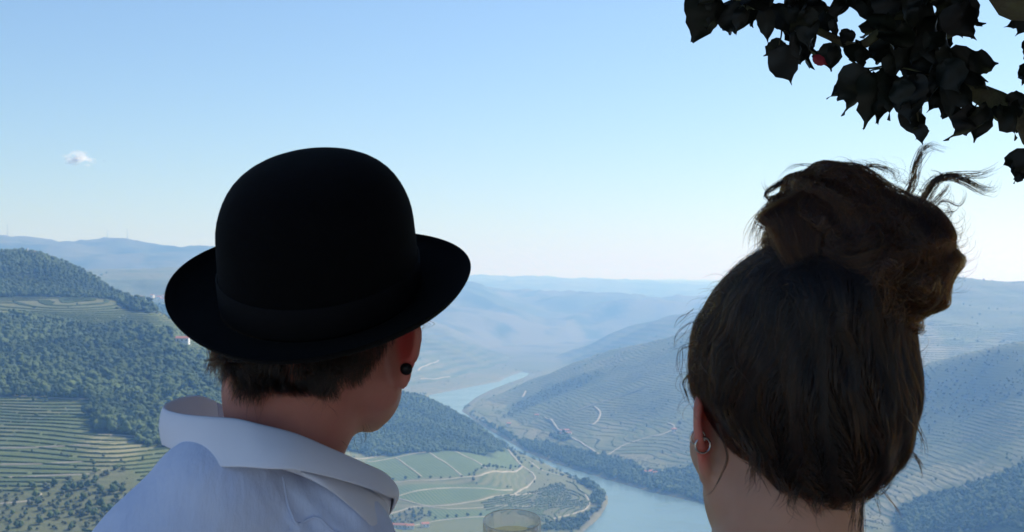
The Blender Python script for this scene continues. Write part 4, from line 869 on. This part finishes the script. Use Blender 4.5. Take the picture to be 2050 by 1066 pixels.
wF = [(i * hn + k, i * hn + (k + 1) % hn, (i + 1) * hn + (k + 1) % hn, (i + 1) * hn + k) for i in range(len(wp) - 1) for k in range(hn)]
o = mesh_obj('drink', wV, wF, M_wine); o.parent = gl
# ------------------------------------------------------------------ the woman with the topknot
woman = empty('person', (at(1580, 900, 1.17)[0], 1.17, 0)); tag(woman, 'person with a messy brown topknot and small hoop earrings looking out over the valley', 'person')
WC = at(1581, 862, 1.170); WM = rot(-14, 0, 2)
neck_w = [(at(1588, 880, 1.16), at(1584, 1000, 1.145), .049, .0485), (at(1584, 1000, 1.145), at(1592, 1170, 1.15), .0495, .058)]
sh_l, sh_r = at(1230, 1290, 1.17), at(2010, 1235, 1.16)
aw = [[(sh_l, sh_l + [-.03, .03, -.27], .044, .036), (sh_l + [-.03, .03, -.27], sh_l + [.05, .24, -.30], .034, .023)], [(sh_r, sh_r + [.03, .02, -.27], .044, .036), (sh_r + [.03, .02, -.27], sh_r + [-.04, .23, -.32], .034, .023)]]
hpw = np.array([at(1590, 0, 1.17)[0], 1.18, .86])
def woman_up(P):
    d = head_sdf(P, WC, WM, True, .93)
    d = smin(d, limbs(P, neck_w, .02), .022)
    d = smin(d, s_cone(P, at(1560, 1230, 1.16), sh_l, .055, .045), .05); d = smin(d, s_cone(P, at(1640, 1300, 1.16), sh_r, .050, .043), .05)
    d = smin(d, s_ell(P, np.array([hpw[0], 1.18, 1.20]), (.135, .085, .16)), .05)
    return d
parts = [nets(woman_up, [.04, 1.03, 1.23], [.46, 1.34, 1.68], .0032, 1)]
hwl = hand_parts(aw[0][1][1], np.array([.15, .8, -.1]), np.array([.1, -.1, -1.]), .3, 1, .1); hwr = hand_parts(aw[1][1][1], np.array([-.15, .8, -.1]), np.array([0, -.1, -1.]), .3, -1, .1)
def woman_low(P):
    d = s_ell(P, hpw + np.array([0, 0, .20]), (.125, .09, .27))
    for s in (-1, 1): d = smin(d, limbs(P, [(hpw + [s * .08, 0, 0], hpw + [s * .085, .01, -.40], .082, .052), (hpw + [s * .085, .01, -.40], hpw + [s * .09, -.01, -.79], .050, .034), (hpw + [s * .09, -.03, -.82], hpw + [s * .11, .12, -.835], .028, .024)]), .04)
    return d
parts.append(nets(woman_low, [.02, 1.02, .0], [.46, 1.38, 1.30], .010, 1))
for ch, hd in zip(aw, (hwl, hwr)):
    c0 = np.mean([ch[0][0], ch[1][1]], 0); parts.append(nets(lambda P: limbs(P, ch + hd, .008), c0 - [.13, .25, .27], c0 + [.13, .36, .27], .0040, 1))
ob = rel(mesh_obj('body', *join_parts(parts), M_skin_w), woman); ear_backlight(ob, WC, WM, .95, -1, .75)
for s in (-1, 1):
    e = WC + WM @ np.array([s * .031, .079, .024]); v, f = ICO2; rel(mesh_obj('eye', v * .012 + e, f, M_eye), woman)
M_top = simple_mat('white_cotton_top', (0.62, 0.58, 0.56), (0.68, 0.64, 0.62), 20, .9, .0006, 900)
rel(mesh_obj('top', *nets(lambda P: smax(smin(s_ell(P, np.array([hpw[0], 1.18, 1.18]), (.145, .095, .18)), s_ell(P, hpw + np.array([0, 0, .14]), (.138, .10, .24)), .05), P[..., 2] - 1.27, .01), [.04, 1.02, .74], [.46, 1.34, 1.34], .006, 2), M_top), woman)
rel(mesh_obj('trousers', *legs(hips(hpw, .95), .006, [hpw[0] - .24, 1.0, .04], [hpw[0] + .24, 1.36, .99]), M_denim), woman)
for s in (-1, 1): rel(mesh_obj('shoe', *nets(shoe(hpw + np.array([-s * .02, 0, .07]), s), [hpw[0] + s * .09 - .10, 1.06, -.01], [hpw[0] + s * .09 + .10, 1.43, .14], .006, 1), M_leather), woman)
# hair: a dense under-layer, then strands that flow to the knot and wind round it
KN = at(1640, 545, 1.10)
def hair_w(P):
    d = s_ell(P, at(1604, 745, 1.150), (.0885, .108, .0965))
    d = smin(d, s_ell(P, at(1668, 850, 1.105), (.052, .062, .062)), .03)
    d = smin(d, s_ell(P, at(1640, 610, 1.12), (.060, .070, .045)), .03)
    n_ = grad_n((1.0, 0, .84)); q = P - at(1425, 832, 1.1)
    cut = -(q[..., 0] * .155 * 1.0 + q[..., 2] * .135 * 1.0) / math.hypot(.155, .135)
    cut = smin(cut, (P[..., 1] - 1.19) , .01) if False else cut
    d = smax(d, cut, .012)
    d = smax(d, -(s_ell(P, WC + WM @ np.array([0, .105, -.04]), (.085, .075, .105))), .01)
    return d + .0022 * np.sin(P[..., 0] * 240 + P[..., 2] * 60) * np.clip((1.62 - P[..., 2]) * 12, 0, 1) * .6
def grad_n(v): return np.array(v)
LA, LB, LC_, LD = at(1668, 452, 1.12), at(1790, 522, 1.11), at(1742, 572, 1.10), at(1705, 500, 1.13)
def bun(P):
    nz = .0016 * np.sin(210 * (P[..., 0] * .85 + P[..., 2] * .5) + 3 * np.sin(P[..., 2] * 45)) + .0022 * np.sin(P[..., 0] * 100 + 4 * np.sin(P[..., 2] * 60)) + .0014 * np.sin(P[..., 2] * 150 + P[..., 0] * 90)
    d = s_ell(P, LA, (.0435, .044, .0415)); d = smin(d, s_ell(P, LB, (.0385, .044, .0415)), .018)
    d = smin(d, s_ell(P, LC_, (.040, .040, .031)), .018); d = smin(d, s_ell(P, LD, (.050, .045, .030)), .016)
    return d + nz
hv, hf = nets(lambda P: hair_w(P) + .002, [.10, .98, 1.38], [.38, 1.30, 1.68], .0035, 1)
bv, bf = nets(lambda P: bun(P) + .003, [.17, 1.0, 1.54], [.40, 1.22, 1.73], .0032, 1)
hairw = rel(mesh_obj('hair', *join_parts([(hv, hf), (bv, bf)]), M_hair_base), woman)
hr = hair_rng
def jitter_field(scale, amp, seed):
    def f(P):
        return amp * np.stack([vnoise(P[:, 0] * scale + P[:, 1] * 30, P[:, 2] * scale, seed), vnoise(P[:, 2] * scale, P[:, 1] * scale + P[:, 0] * 30, seed + 1), vnoise(P[:, 1] * scale + 7, P[:, 0] * scale + P[:, 2] * 30, seed + 2)], 1)
    return f
jf = jitter_field(45, .9, 60); jf2 = jitter_field(130, .7, 90)
def head_field(P, s):
    d = KN - P; d /= np.linalg.norm(d, axis=1)[:, None] + 1e-9; return d + jf(P) * .8 + jf2(P) * .35
S = hv[hr.integers(0, len(hv), 21000)]; S = S[hair_w(S) > -.006]; S = S[(S[:, 1] < 1.21)]
W_s = flow(hair_w, S, head_field, 13, .0072, .0, .004, .06, 21)
def bun_field(P, s):
    out = np.zeros_like(P); wsum = 0
    for c_, ax_ in ((LA, (.35, -.75, .45)), (LB, (-.85, -.45, .10)), (LC_, (.2, -.5, -.8)), (LD, (.2, -.8, .5))):
        q = P - c_; w = np.exp(-(q ** 2).sum(1) / .0011)[:, None]; out += np.cross(np.array(ax_), q) / (np.linalg.norm(q, axis=1)[:, None] + 1e-6) * w; wsum = wsum + w
    return out / (wsum + 1e-6) + jf(P) * .9 + jf2(P) * .5
S = bv[hr.integers(0, len(bv), 15000)]
B_s = flow(bun, S, bun_field, 15, .0062, -.001, .006, .13, 22)
curves_obj('hair_strands', list(W_s), hr.uniform(.00010, .00020, len(W_s)), M_hair_w, hairw)
S = bv[hr.integers(0, len(bv), 5200)]
B2_s = flow(bun, S, bun_field, 14, .0070, .001, .0105, .40, 25); B_s = np.concatenate([B_s[:, :15], B2_s])
S = hv[hr.integers(0, len(hv), 3000)]; S = S[(hair_w(S) > -.006) & (S[:, 1] < 1.21)]
W2 = flow(hair_w, S, head_field, 12, .0070, .001, .0055, .30, 26)
curves_obj('stray_strands', list(W2), hr.uniform(.00007, .00012, len(W2)), M_hair_w, hairw)
curves_obj('topknot_strands', list(B_s), hr.uniform(.00010, .00020, len(B_s)), M_hair_k, hairw)
# sweeping locks over the left of the knot
locks = []
def lock(pts, n, spread, d=1.12, curl=0.0, nn=16, taper=True):
    base = [at(a, b, d if len(q_) < 3 else q_[2]) for q_ in pts for a, b in [q_[:2]]]
    C_ = cr(base, nn); u_ = np.linspace(0, 1, nn)
    for k in range(n):
        o1 = hr.normal(0, spread, 3); o2 = hr.normal(0, spread * 1.3, 3); cut = hr.uniform(.75, 1.0)
        m_ = max(5, int(nn * cut)); q = C_ + o1 * (1 - u_)[:, None] + o2 * u_[:, None] + (np.sin(u_ * 9 + k) * spread * .5)[:, None] * hr.normal(0, 1, 3); locks.append(q[:m_])
for i in range(26):   # broad locks wrapping the upper left lobe
    f = i / 25; x0 = 1700 - 160 * f; lock([(1740 - 60 * f, 352 + 10 * f, 1.10), (x0 - 10, 370 + 60 * f, 1.085), (1590 - 45 * f + 60 * (1 - f), 440 + 20 * f, 1.078), (1575 + 60 * (1 - f), 520, 1.075), (1620 + 70 * (1 - f), 590, 1.07)], 60, .0022)
for i in range(16):   # locks dropping over the right lobe
    f = i / 15; lock([(1790 + 70 * f, 425 + 15 * f, 1.09), (1775 + 108 * f, 480, 1.066 + .03 * f), (1765 + 136 * f, 560, 1.064 + .035 * f), (1765 + 92 * f, 612, 1.078)], 55, .0022)
for i in range(10):   # the twist between the two
    f = i / 9; lock([(1650 + 20 * f, 500 + 40 * f, 1.072), (1700 + 20 * f, 520 + 40 * f, 1.062), (1760, 500 + 60 * f, 1.058), (1800 + 30 * f, 470 + 50 * f, 1.075)], 45, .002)
curves_obj('locks', locks, hr.uniform(.00008, .00016, len(locks)), M_hair_k, hairw)
# loose strands lifted by the wind
locks = []
lock([(1720,350),(1640,342),(1590,352),(1552,372),(1533,388),(1540,398),(1565,390),(1592,375),(1622,352)], 26, .0011, 1.12, nn=24)
lock([(1720,348),(1640,338),(1585,355),(1545,380),(1532,372),(1530,356)], 12, .0010, 1.12, nn=20)
lock([(1690,345),(1640,333),(1600,330),(1572,343),(1558,372)], 6, .0012, 1.12, nn=20)
for pts in ([(1580,400),(1540,418),(1513,450),(1505,482)], [(1585,410),(1545,432),(1522,458),(1515,490),(1520,505)], [(1590,430),(1560,450),(1547,475),(1542,498)], [(1590,385),(1550,400),(1520,430),(1500,470),(1495,500)], [(1570,460),(1530,480),(1505,510)], [(1575,470),(1545,500),(1535,525)]): lock(pts, 9, .0014, 1.12, nn=18)
lock([(1790,430),(1812,395),(1828,365),(1832,335),(1845,305),(1861,293),(1880,299),(1900,306)], 26, .0019, 1.12, nn=26)
lock([(1790,440),(1815,400),(1831,360),(1838,325),(1855,300),(1868,296)], 16, .0024, 1.12, nn=26)
lock([(1810,450),(1845,405),(1868,365),(1895,354),(1930,362),(1962,378),(1985,378),(1998,352)], 44, .0022, 1.12, nn=28)
lock([(1815,450),(1850,398),(1880,358),(1925,352),(1960,350),(1985,338),(1996,326)], 22, .0022, 1.12, nn=26)
lock([(1820,440),(1850,395),(1885,352),(1860,340)], 8, .001, 1.12, nn=20)
lock([(1830,440),(1870,405),(1895,378),(1903,358)], 14, .0012, 1.12, nn=20)
lock([(1835,450),(1862,425),(1890,402),(1920,412),(1932,390),(1926,368)], 7, .0008, 1.12, nn=24)
lock([(1850,440),(1880,428),(1910,424),(1925,405)], 6, .0010, 1.12, nn=20)
lock([(1690,352),(1740,332),(1770,337),(1790,352),(1796,385)], 14, .0012, 1.12, nn=20)
lock([(1650,345),(1700,330),(1750,345),(1780,372)], 10, .0018, 1.12, nn=20)
lock([(1812,815),(1835,850),(1848,890),(1850,925)], 5, .0012, 1.10, nn=16); lock([(1795,880),(1815,850),(1840,870),(1852,905)], 3, .0012, 1.10, nn=16)
lock([(1790,905),(1825,908),(1842,930),(1849,962)], 12, .0010, 1.09, nn=16)
lock([(1735,960),(1726,1010),(1722,1060),(1718,1110)], 22, .0013, 1.07, nn=16); lock([(1728,950),(1712,1000),(1706,1050),(1702,1090)], 16, .0012, 1.07, nn=16)
lock([(1750,955),(1772,990),(1795,1018),(1802,1045)], 4, .0010, 1.08, nn=16); lock([(1745,960),(1758,1000),(1762,1040)], 4, .0012, 1.08, nn=16)
lock([(1700,950),(1745,965),(1780,955),(1810,930)], 12, .0016, 1.08, nn=16)
lock([(1436,850),(1449,885),(1456,918),(1446,948),(1428,980),(1408,998)], 7, .0006, 1.10, nn=20)
lock([(1470,880),(1500,920),(1528,960),(1550,1000)], 8, .0009, 1.075, nn=16)
lock([(1405,640),(1375,655),(1352,680),(1358,715)], 3, .0012, 1.14, nn=16); lock([(1385,690),(1362,700),(1360,740),(1372,770)], 4, .0012, 1.14, nn=16); lock([(1390,620),(1360,640),(1345,670)], 2, .0010, 1.14, nn=16)
lock([(1380,750),(1368,770),(1376,800),(1388,830)], 8, .0010, 1.13, nn=16)
for (x, y) in [(1560, 960), (1600, 975), (1640, 985), (1680, 975), (1510, 925)]: lock([(x - 20, y - 60), (x, y - 15), (x + hr.normal(0, 12), y + 30), (x + hr.normal(0, 20), y + 55)], 40, .0035, 1.075, nn=14)
n_l = len(locks)
for k in range(620):   # fuzz round the outline
    a = hr.uniform(-.5, 3.5); bunny = k % 5 < 3
    cx_, cy2, rx, ry = ((1725, 500, 205, 165) if bunny else (1604, 745, 238, 245)); x0 = cx_ + math.cos(a) * rx * .9; y0 = cy2 - math.sin(a) * ry * .9
    L_ = hr.uniform(15, 55); a2 = a + hr.normal(0, 1.0); pts = [(x0, y0), (x0 + math.cos(a2) * L_ * .5, y0 - math.sin(a2) * L_ * .5), (x0 + math.cos(a2 + .7) * L_, y0 - math.sin(a2 + .7) * L_ * .8), (x0 + math.cos(a2 + 1.4) * L_ * 1.2, y0 - math.sin(a2 + 1.4) * L_)]
    lock(pts, 1, .0003, 1.12 + hr.normal(0, .02), nn=12)
radl = np.concatenate([hr.uniform(.00012, .00024, n_l), hr.uniform(.00006, .00012, len(locks) - n_l)])
curves_obj('loose_strands', locks, radl, M_hair_w, hairw)
# hoop earrings
M_silver = simple_mat('silver', (0.55, 0.52, 0.48), None, 1, .25, 0, None, .5, Metallic=1.0)
for c_, r_, tilt in ((at(1397, 876, 1.13), .0058, .5), (at(1407, 892, 1.125), .0062, 1.1)):
    u_ = np.linspace(0, 2 * math.pi, 30); v, f = tube(np.stack([c_[0] + np.cos(u_) * r_, c_[1] + np.cos(u_ * 1) * r_ * tilt * .3, c_[2] + np.sin(u_) * r_], 1), .0009, 8); rel(mesh_obj('earring', v, f, M_silver), woman)
# ================================================================== terrace and tree of the lookout
M_pave = simple_mat('stone_paving', (0.34, 0.32, 0.29), (0.42, 0.40, 0.36), 3, .85, .003, 40)
ter = mesh_obj('terrace_paving', [(-7,-7,0),(7,-7,0),(7,2.7,0),(-7,2.7,0),(-7,-7,-1.6),(7,-7,-1.6),(7,2.7,-1.6),(-7,2.7,-1.6)], [(0,1,2,3),(0,4,5,1),(1,5,6,2),(2,6,7,3),(3,7,4,0)], M_pave, None, False)
tag(ter, 'stone paving of the lookout terrace', None, None, 'structure')
def box_obj(name, x0, x1, y0, y1, z0, z1, mat, par=None, bev=.01):
    o = mesh_obj(name, [(x0,y0,z0),(x1,y0,z0),(x1,y1,z0),(x0,y1,z0),(x0,y0,z1),(x1,y0,z1),(x1,y1,z1),(x0,y1,z1)], [(3,2,1,0),(4,5,6,7),(0,1,5,4),(1,2,6,5),(2,3,7,6),(3,0,4,7)], mat, None, False)
    m = o.modifiers.new('edge', 'BEVEL'); m.width = bev; m.segments = 2
    if par: o.parent = par
    return o
M_schist = simple_mat('schist_stone', (0.22, 0.20, 0.17), (0.30, 0.27, 0.22), 5, .9, .01, 30)
wl = empty('parapet_wall', (0, 2.45, 0)); tag(wl, 'low schist parapet wall along the terrace edge', 'wall')
rw = np.random.default_rng(4)
for row in range(3):
    x = -6.8 + rw.uniform(0, .2)
    while x < 6.6:
        w = rw.uniform(.3, .6); q = box_obj('stone', x, min(x + w - .012, 6.8), -.16 + rw.uniform(0, .02), .16 - rw.uniform(0, .02), row * .21 + .002, row * .21 + .2, M_schist, wl, .012); x += w
box_obj('coping', -6.9, 6.9, -.2, .2, .632, .70, M_schist, wl, .015)

t = NT('tree_bark'); pos = t.n('ShaderNodeTexCoord').outputs['Object']; nb = t.noise(14, 5, pos); ns = t.noise(70, 4, pos)
p = t.n('ShaderNodeBsdfPrincipled', {'Base Color': t.mix(t.ramp(nb, .4, .62), (0.10, 0.085, 0.06), (0.14, 0.15, 0.08)), 'Roughness': .9, 'Specular IOR Level': .2})
b = t.n('ShaderNodeBump', {'Strength': .8, 'Distance': .006, 'Height': t.math('ADD', nb, ns)}); t.t.links.new(b.outputs[0], p.inputs['Normal']); M_tbark = t.surf(p.outputs[0])
def leaf_material(name, c1, c2, tr):
    t = NT(name); oi = t.n('ShaderNodeObjectInfo').outputs['Random']; pos = t.n('ShaderNodeTexCoord').outputs['Object']
    col = t.mix(oi, c1, c2); p = t.n('ShaderNodeBsdfPrincipled', {'Base Color': col, 'Roughness': .42, 'Specular IOR Level': .35})
    b = t.n('ShaderNodeBump', {'Strength': .4, 'Distance': .001, 'Height': t.noise(120, 3, pos)}); t.t.links.new(b.outputs[0], p.inputs['Normal'])
    tl = t.n('ShaderNodeBsdfTranslucent', {'Color': tr}); mx = t.n('ShaderNodeMixShader', {0: .12, 1: p.outputs[0], 2: tl.outputs[0]}); return t.surf(mx.outputs[0])
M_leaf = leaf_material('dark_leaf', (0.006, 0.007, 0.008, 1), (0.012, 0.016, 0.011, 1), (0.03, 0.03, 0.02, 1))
M_leaf_red = leaf_material('red_leaf', (0.25, 0.02, 0.04, 1), (0.35, 0.03, 0.05, 1), (0.5, 0.05, 0.08, 1))
def leaf_mesh(name, seed, asp=.8, curl=.25, wav=.06):
    """a broad toothed leaf, stalk at the origin, tip at -Z, one unit long"""
    r = np.random.default_rng(seed); n = 11; V = []; 
    prof = [0.0, .52, .84, .98, 1.0, .96, .86, .70, .38, .10, 0.0]
    for i in range(n):
        u = i / (n - 1); w = prof[i] * .5 * asp
        tooth = 1 + (.045 if i % 2 else -.025) * r.uniform(.5, 1.5)
        for j, s in enumerate((-1, -.5, 0, .5, 1)):
            x = s * w * (tooth if abs(s) == 1 else 1); y = abs(s) * w * .35 + curl * (u - .2) ** 2 + wav * math.sin(u * 9 + s * 2 + seed)
            z = -u - (.05 if abs(s) < .1 and i < 2 else 0) + (abs(s) * .07 if 0 < i < 3 else 0); V.append((x + r.normal(0, .012), y + r.normal(0, .02), z + r.normal(0, .012)))
    F = [(i * 5 + j, i * 5 + j + 1, (i + 1) * 5 + j + 1, (i + 1) * 5 + j) for i in range(n - 1) for j in range(4)]
    o = mesh_obj(name, V, F, M_leaf); COL.objects.unlink(o); return o
LEAVES = [leaf_mesh('leaf_shape', 1, .85, .25), leaf_mesh('leaf_shape', 2, .72, .5, .04), leaf_mesh('leaf_shape', 3, .95, -.2, .08), leaf_mesh('leaf_shape', 4, .62, .15, .05), leaf_mesh('leaf_shape', 5, .8, .95, .12), leaf_mesh('leaf_shape', 6, .9, -.8, .10)]
TB = np.array([2.5, 1.5, 0.0])
tree = empty('tree', TB); tag(tree, 'dark leafy tree whose branches hang over the terrace at the upper right', 'tree')
def branch(name, pts, r0, r1, n=10, m=24, wob=.012):
    C_ = cr(pts, m); C_ = C_ + np.stack([vnoise(np.arange(m) * .35, np.full(m, r0 * 99), k) * wob * 2 for k in range(3)], 1)
    v, f = tube(C_, np.linspace(r0, r1, m), n); return rel(mesh_obj(name, v, f, M_tbark), tree), C_
trunk, _ = branch('trunk', [(2.5, 1.5, -.05), (2.46, 1.5, .8), (2.5, 1.46, 1.5), (2.38, 1.35, 2.15)], .19, .13, 16)
_, LB1 = branch('branch', [(2.40, 1.38, 2.0), (1.9, 1.7, 2.18), (1.35, 2.0, 2.15), tuple(at(2120, -30, 2.05)), tuple(at(2010, -82, 1.98)), tuple(at(1900, -120, 1.9)), (.35, 1.6, 2.35), (-.2, 1.2, 2.55)], .08, .022, 12, 40)
_, LB2 = branch('branch', [(2.42, 1.4, 1.9), (1.9, 2.1, 2.0), (1.3, 2.45, 1.98), tuple(at(2150, 275, 2.35)), tuple(at(2050, 236, 2.32)), tuple(at(1975, 196, 2.3)), tuple(at(1900, 168, 2.28))], .065, .009, 10, 36, .006)
_, LB3 = branch('branch', [(1.3, 2.0, 2.16), tuple(at(2000, -40, 2.3)), tuple(at(1860, -10, 2.32)), tuple(at(1720, 90, 2.3)), tuple(at(1635, 62, 2.3)), tuple(at(1560, 20, 2.28)), tuple(at(1440, -8, 2.25))], .012, .003, 8, 40, .006)
_, LB4 = branch('branch', [(2.38, 1.35, 2.1), (2.0, .6, 2.7), (1.5, .1, 3.0), (.9, -.3, 3.1), (.2, -.6, 3.1)], .09, .02, 10)
_, LB5 = branch('branch', [(2.38, 1.35, 2.1), (2.2, 2.2, 2.9), (1.5, 3.0, 3.3), (.4, 3.4, 3.4), (-.9, 3.2, 3.3)], .08, .018, 10)
_, LB6 = branch('branch', [(2.2, 1.0, 2.4), (1.2, .9, 2.9), (0, .6, 3.1), (-.7, .8, 3.1), (-1.5, .9, 3.0)], .07, .015, 10)
rl = np.random.default_rng(12); LP = []
def hang(px, py, size, ang=0, lean=0, d=None, spin=None):
    """ang: degrees the tip swings to the right of straight down; size in pixels of length"""
    d = d or 2.28 + rl.uniform(-.06, .06); LP.append((at(px, py, d), 0.95 * size * d / F_, ang, lean, rl.uniform(-35, 35) if spin is None else spin))
# (x, y of the stalk end, length, swing of the tip)
for a in [(1432,-12,112,-16),(1405,-20,80,-6),(1468,-5,88,5),(1455,12,66,18),(1500,-15,80,10),(1492,8,62,-18),(1530,15,74,4),(1548,10,70,28),(1520,-10,70,-20),
          (1580,15,90,-10),(1600,30,92,12),(1622,48,84,-8),(1590,62,72,22),(1572,85,60,-40),(1556,92,84,18),(1610,70,66,-6),(1650,20,62,14),(1640,-10,72,-12),(1680,-15,60,8),(1665,38,40,30),(1660,86,58,4),(1672,90,42,-14),(1636,102,34,18),
          (1712,82,58,4),(1704,60,42,-26),(1700,-10,60,-30),(1722,96,44,20),
          (1745,-15,70,0),(1760,20,80,12),(1778,70,80,-8),(1800,0,110,6),(1822,40,112,-10),(1845,0,120,8),(1870,30,110,-4),(1895,-10,100,14),(1915,5,82,24),(1912,30,66,-30),(1890,60,100,4),(1858,80,100,-14),(1925,50,36,6),
          (1738,138,96,-34),(1728,150,84,-55),(1748,142,118,-4),(1720,142,90,-20),(1765,150,60,-6),
          (1782,130,112,-6),(1790,150,98,-22),(1812,150,112,8),(1840,140,124,-2),(1835,190,96,3),(1862,150,100,-20),(1872,150,92,12),(1900,150,104,4),(1888,120,80,30),(1845,120,80,34),(1900,160,80,40),(1925,168,84,-14),(1895,178,60,-40),
          (1912,150,86,126),(1940,132,58,110),(1925,150,66,95),(1950,165,50,60),(1838,252,36,14),
          (1952,214,86,-34),(1945,218,60,-20),(1972,206,92,10),(1990,212,78,24),(1968,214,70,-12),(2000,210,66,40),(2036,232,52,150),(2015,205,50,100),
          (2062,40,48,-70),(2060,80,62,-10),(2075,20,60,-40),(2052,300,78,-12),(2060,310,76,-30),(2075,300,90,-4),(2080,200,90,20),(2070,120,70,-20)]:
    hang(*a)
MASS = [[(1395,-60),(1395,30),(1440,45),(1640,60),(1640,-60)], [(1640,-60),(1640,10),(1720,15),(1720,-60)], [(1735,-60),(1760,60),(1790,120),(1920,100),(1960,-10),(1960,-60)], [(1765,120),(1775,190),(1835,215),(1890,190),(1905,130),(1880,110)]]
for poly, n in zip(MASS, (22, 3, 36, 15)):
    p_ = np.array(poly, float); k = 0
    while k < n:
        x, y = rl.uniform(p_[:, 0].min(), p_[:, 0].max()), rl.uniform(p_[:, 1].min(), p_[:, 1].max())
        if poly_sd(np.array([x]), np.array([y]), p_)[0] < -4: hang(x, y - 30, rl.uniform(55, 85), rl.uniform(-35, 35), d=2.3 + rl.uniform(-.12, .16)); k += 1
print('leaves placed', len(LP))
for i, (P0, L_, ang, lean, spin) in enumerate(LP):
    src = LEAVES[int(rl.integers(0, 6))]; o = bpy.data.objects.new('leaf', src.data); COL.objects.link(o)
    M_ = Matrix.Translation(Vector(P0)) @ Matrix.Rotation(R(-ang), 4, 'Y') @ Matrix.Rotation(R(spin), 4, 'Z') @ Matrix.Rotation(R(rl.uniform(-30, 30)), 4, 'X') @ Matrix.Diagonal((L_ * rl.uniform(.65, 1.15), L_ * rl.uniform(.7, 1.5), L_ * rl.uniform(.85, 1.1), 1))
    o.parent = tree; o.matrix_parent_inverse = Matrix.Translation(-Vector(TB)); o.matrix_basis = M_
rm = LEAVES[3].data.copy(); rm.materials.clear(); rm.materials.append(M_leaf_red)
o = bpy.data.objects.new('leaf', rm); COL.objects.link(o); o.parent = tree; o.matrix_parent_inverse = Matrix.Translation(-Vector(TB)); o['label'] = 'small red leaf among the dark ones'
o.matrix_basis = Matrix.Translation(Vector(at(1628, 114, 2.26))) @ Matrix.Rotation(R(-62), 4, 'Y') @ Matrix.Scale(34 * 2.26 / F_, 4)
# twigs carrying the outer leaves
tw = []
for pts in ([(1900,168),(1860,150),(1800,135),(1750,140),(1725,150)], [(1720,90),(1690,82),(1640,68)], [(1720,90),(1716,84),(1712,80)], [(1660,72),(1668,90),(1664,110)], [(1975,196),(1960,205),(1950,216)], [(2000,205),(1985,214),(1975,212)], [(1970,195),(1950,170),(1925,150)], [(1560,20),(1565,60),(1560,92)], [(1700,118),(1730,137),(1770,132),(1785,122)], [(1835,215),(1838,240),(1840,256)], [(1960,200),(1975,215),(1995,225),(2003,232)], [(1440,-8),(1434,-10),(1428,-14)]):
    v, f = tube(cr([at(a, b_, 2.29) for a, b_ in pts], 14), np.linspace(.0022, .0010, 14), 6); tw.append((v, f))
for v, f in tw: rel(mesh_obj('twig', v, f, M_tbark), tree)
# the rest of the crown overhead
C = []
while len(C) < 1200:
    x, y = rl.uniform(-3.0, 5.2, 4000), rl.uniform(-2.0, 5.2, 4000); lo_ = np.maximum(2.45, 1.80 + .235 * y)
    z = lo_ + rl.random(4000) ** 1.3 * 1.5; keep = (((x - 1.7) / 2.6) ** 2 + ((y - 1.9) / 2.3) ** 2 < 1) & (vnoise(x * 1.3, y * 1.3 + z, 5) > -.40)
    C += list(np.stack([x, y, z], 1)[keep])
C2 = []
while len(C2) < 2600:      # lower skirt on the trunk side, outside the view
    x, y, z = rl.uniform(1.0, 4.4, 2000), rl.uniform(-1.5, 4.5, 2000), rl.uniform(1.75, 3.2, 2000); keep = (x > .46 * np.maximum(y, 0) + .62)
    C2 += list(np.stack([x, y, z], 1)[keep])
C3 = []
while len(C3) < 5200:      # unseen leaves added across the sun path to keep the people in shade
    x, y = rl.uniform(.05, 2.4, 4000), rl.uniform(1.25, 3.0, 4000); z = np.maximum(2.4, 1.83 + .235 * y) + rl.random(4000) * .9
    C3 += list(np.stack([x, y, z], 1))
C = np.array(C + C2 + C3)
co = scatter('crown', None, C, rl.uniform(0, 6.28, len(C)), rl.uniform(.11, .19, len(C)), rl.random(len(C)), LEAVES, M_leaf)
co.parent = tree; co.matrix_parent_inverse = Matrix.Translation(-Vector(TB))
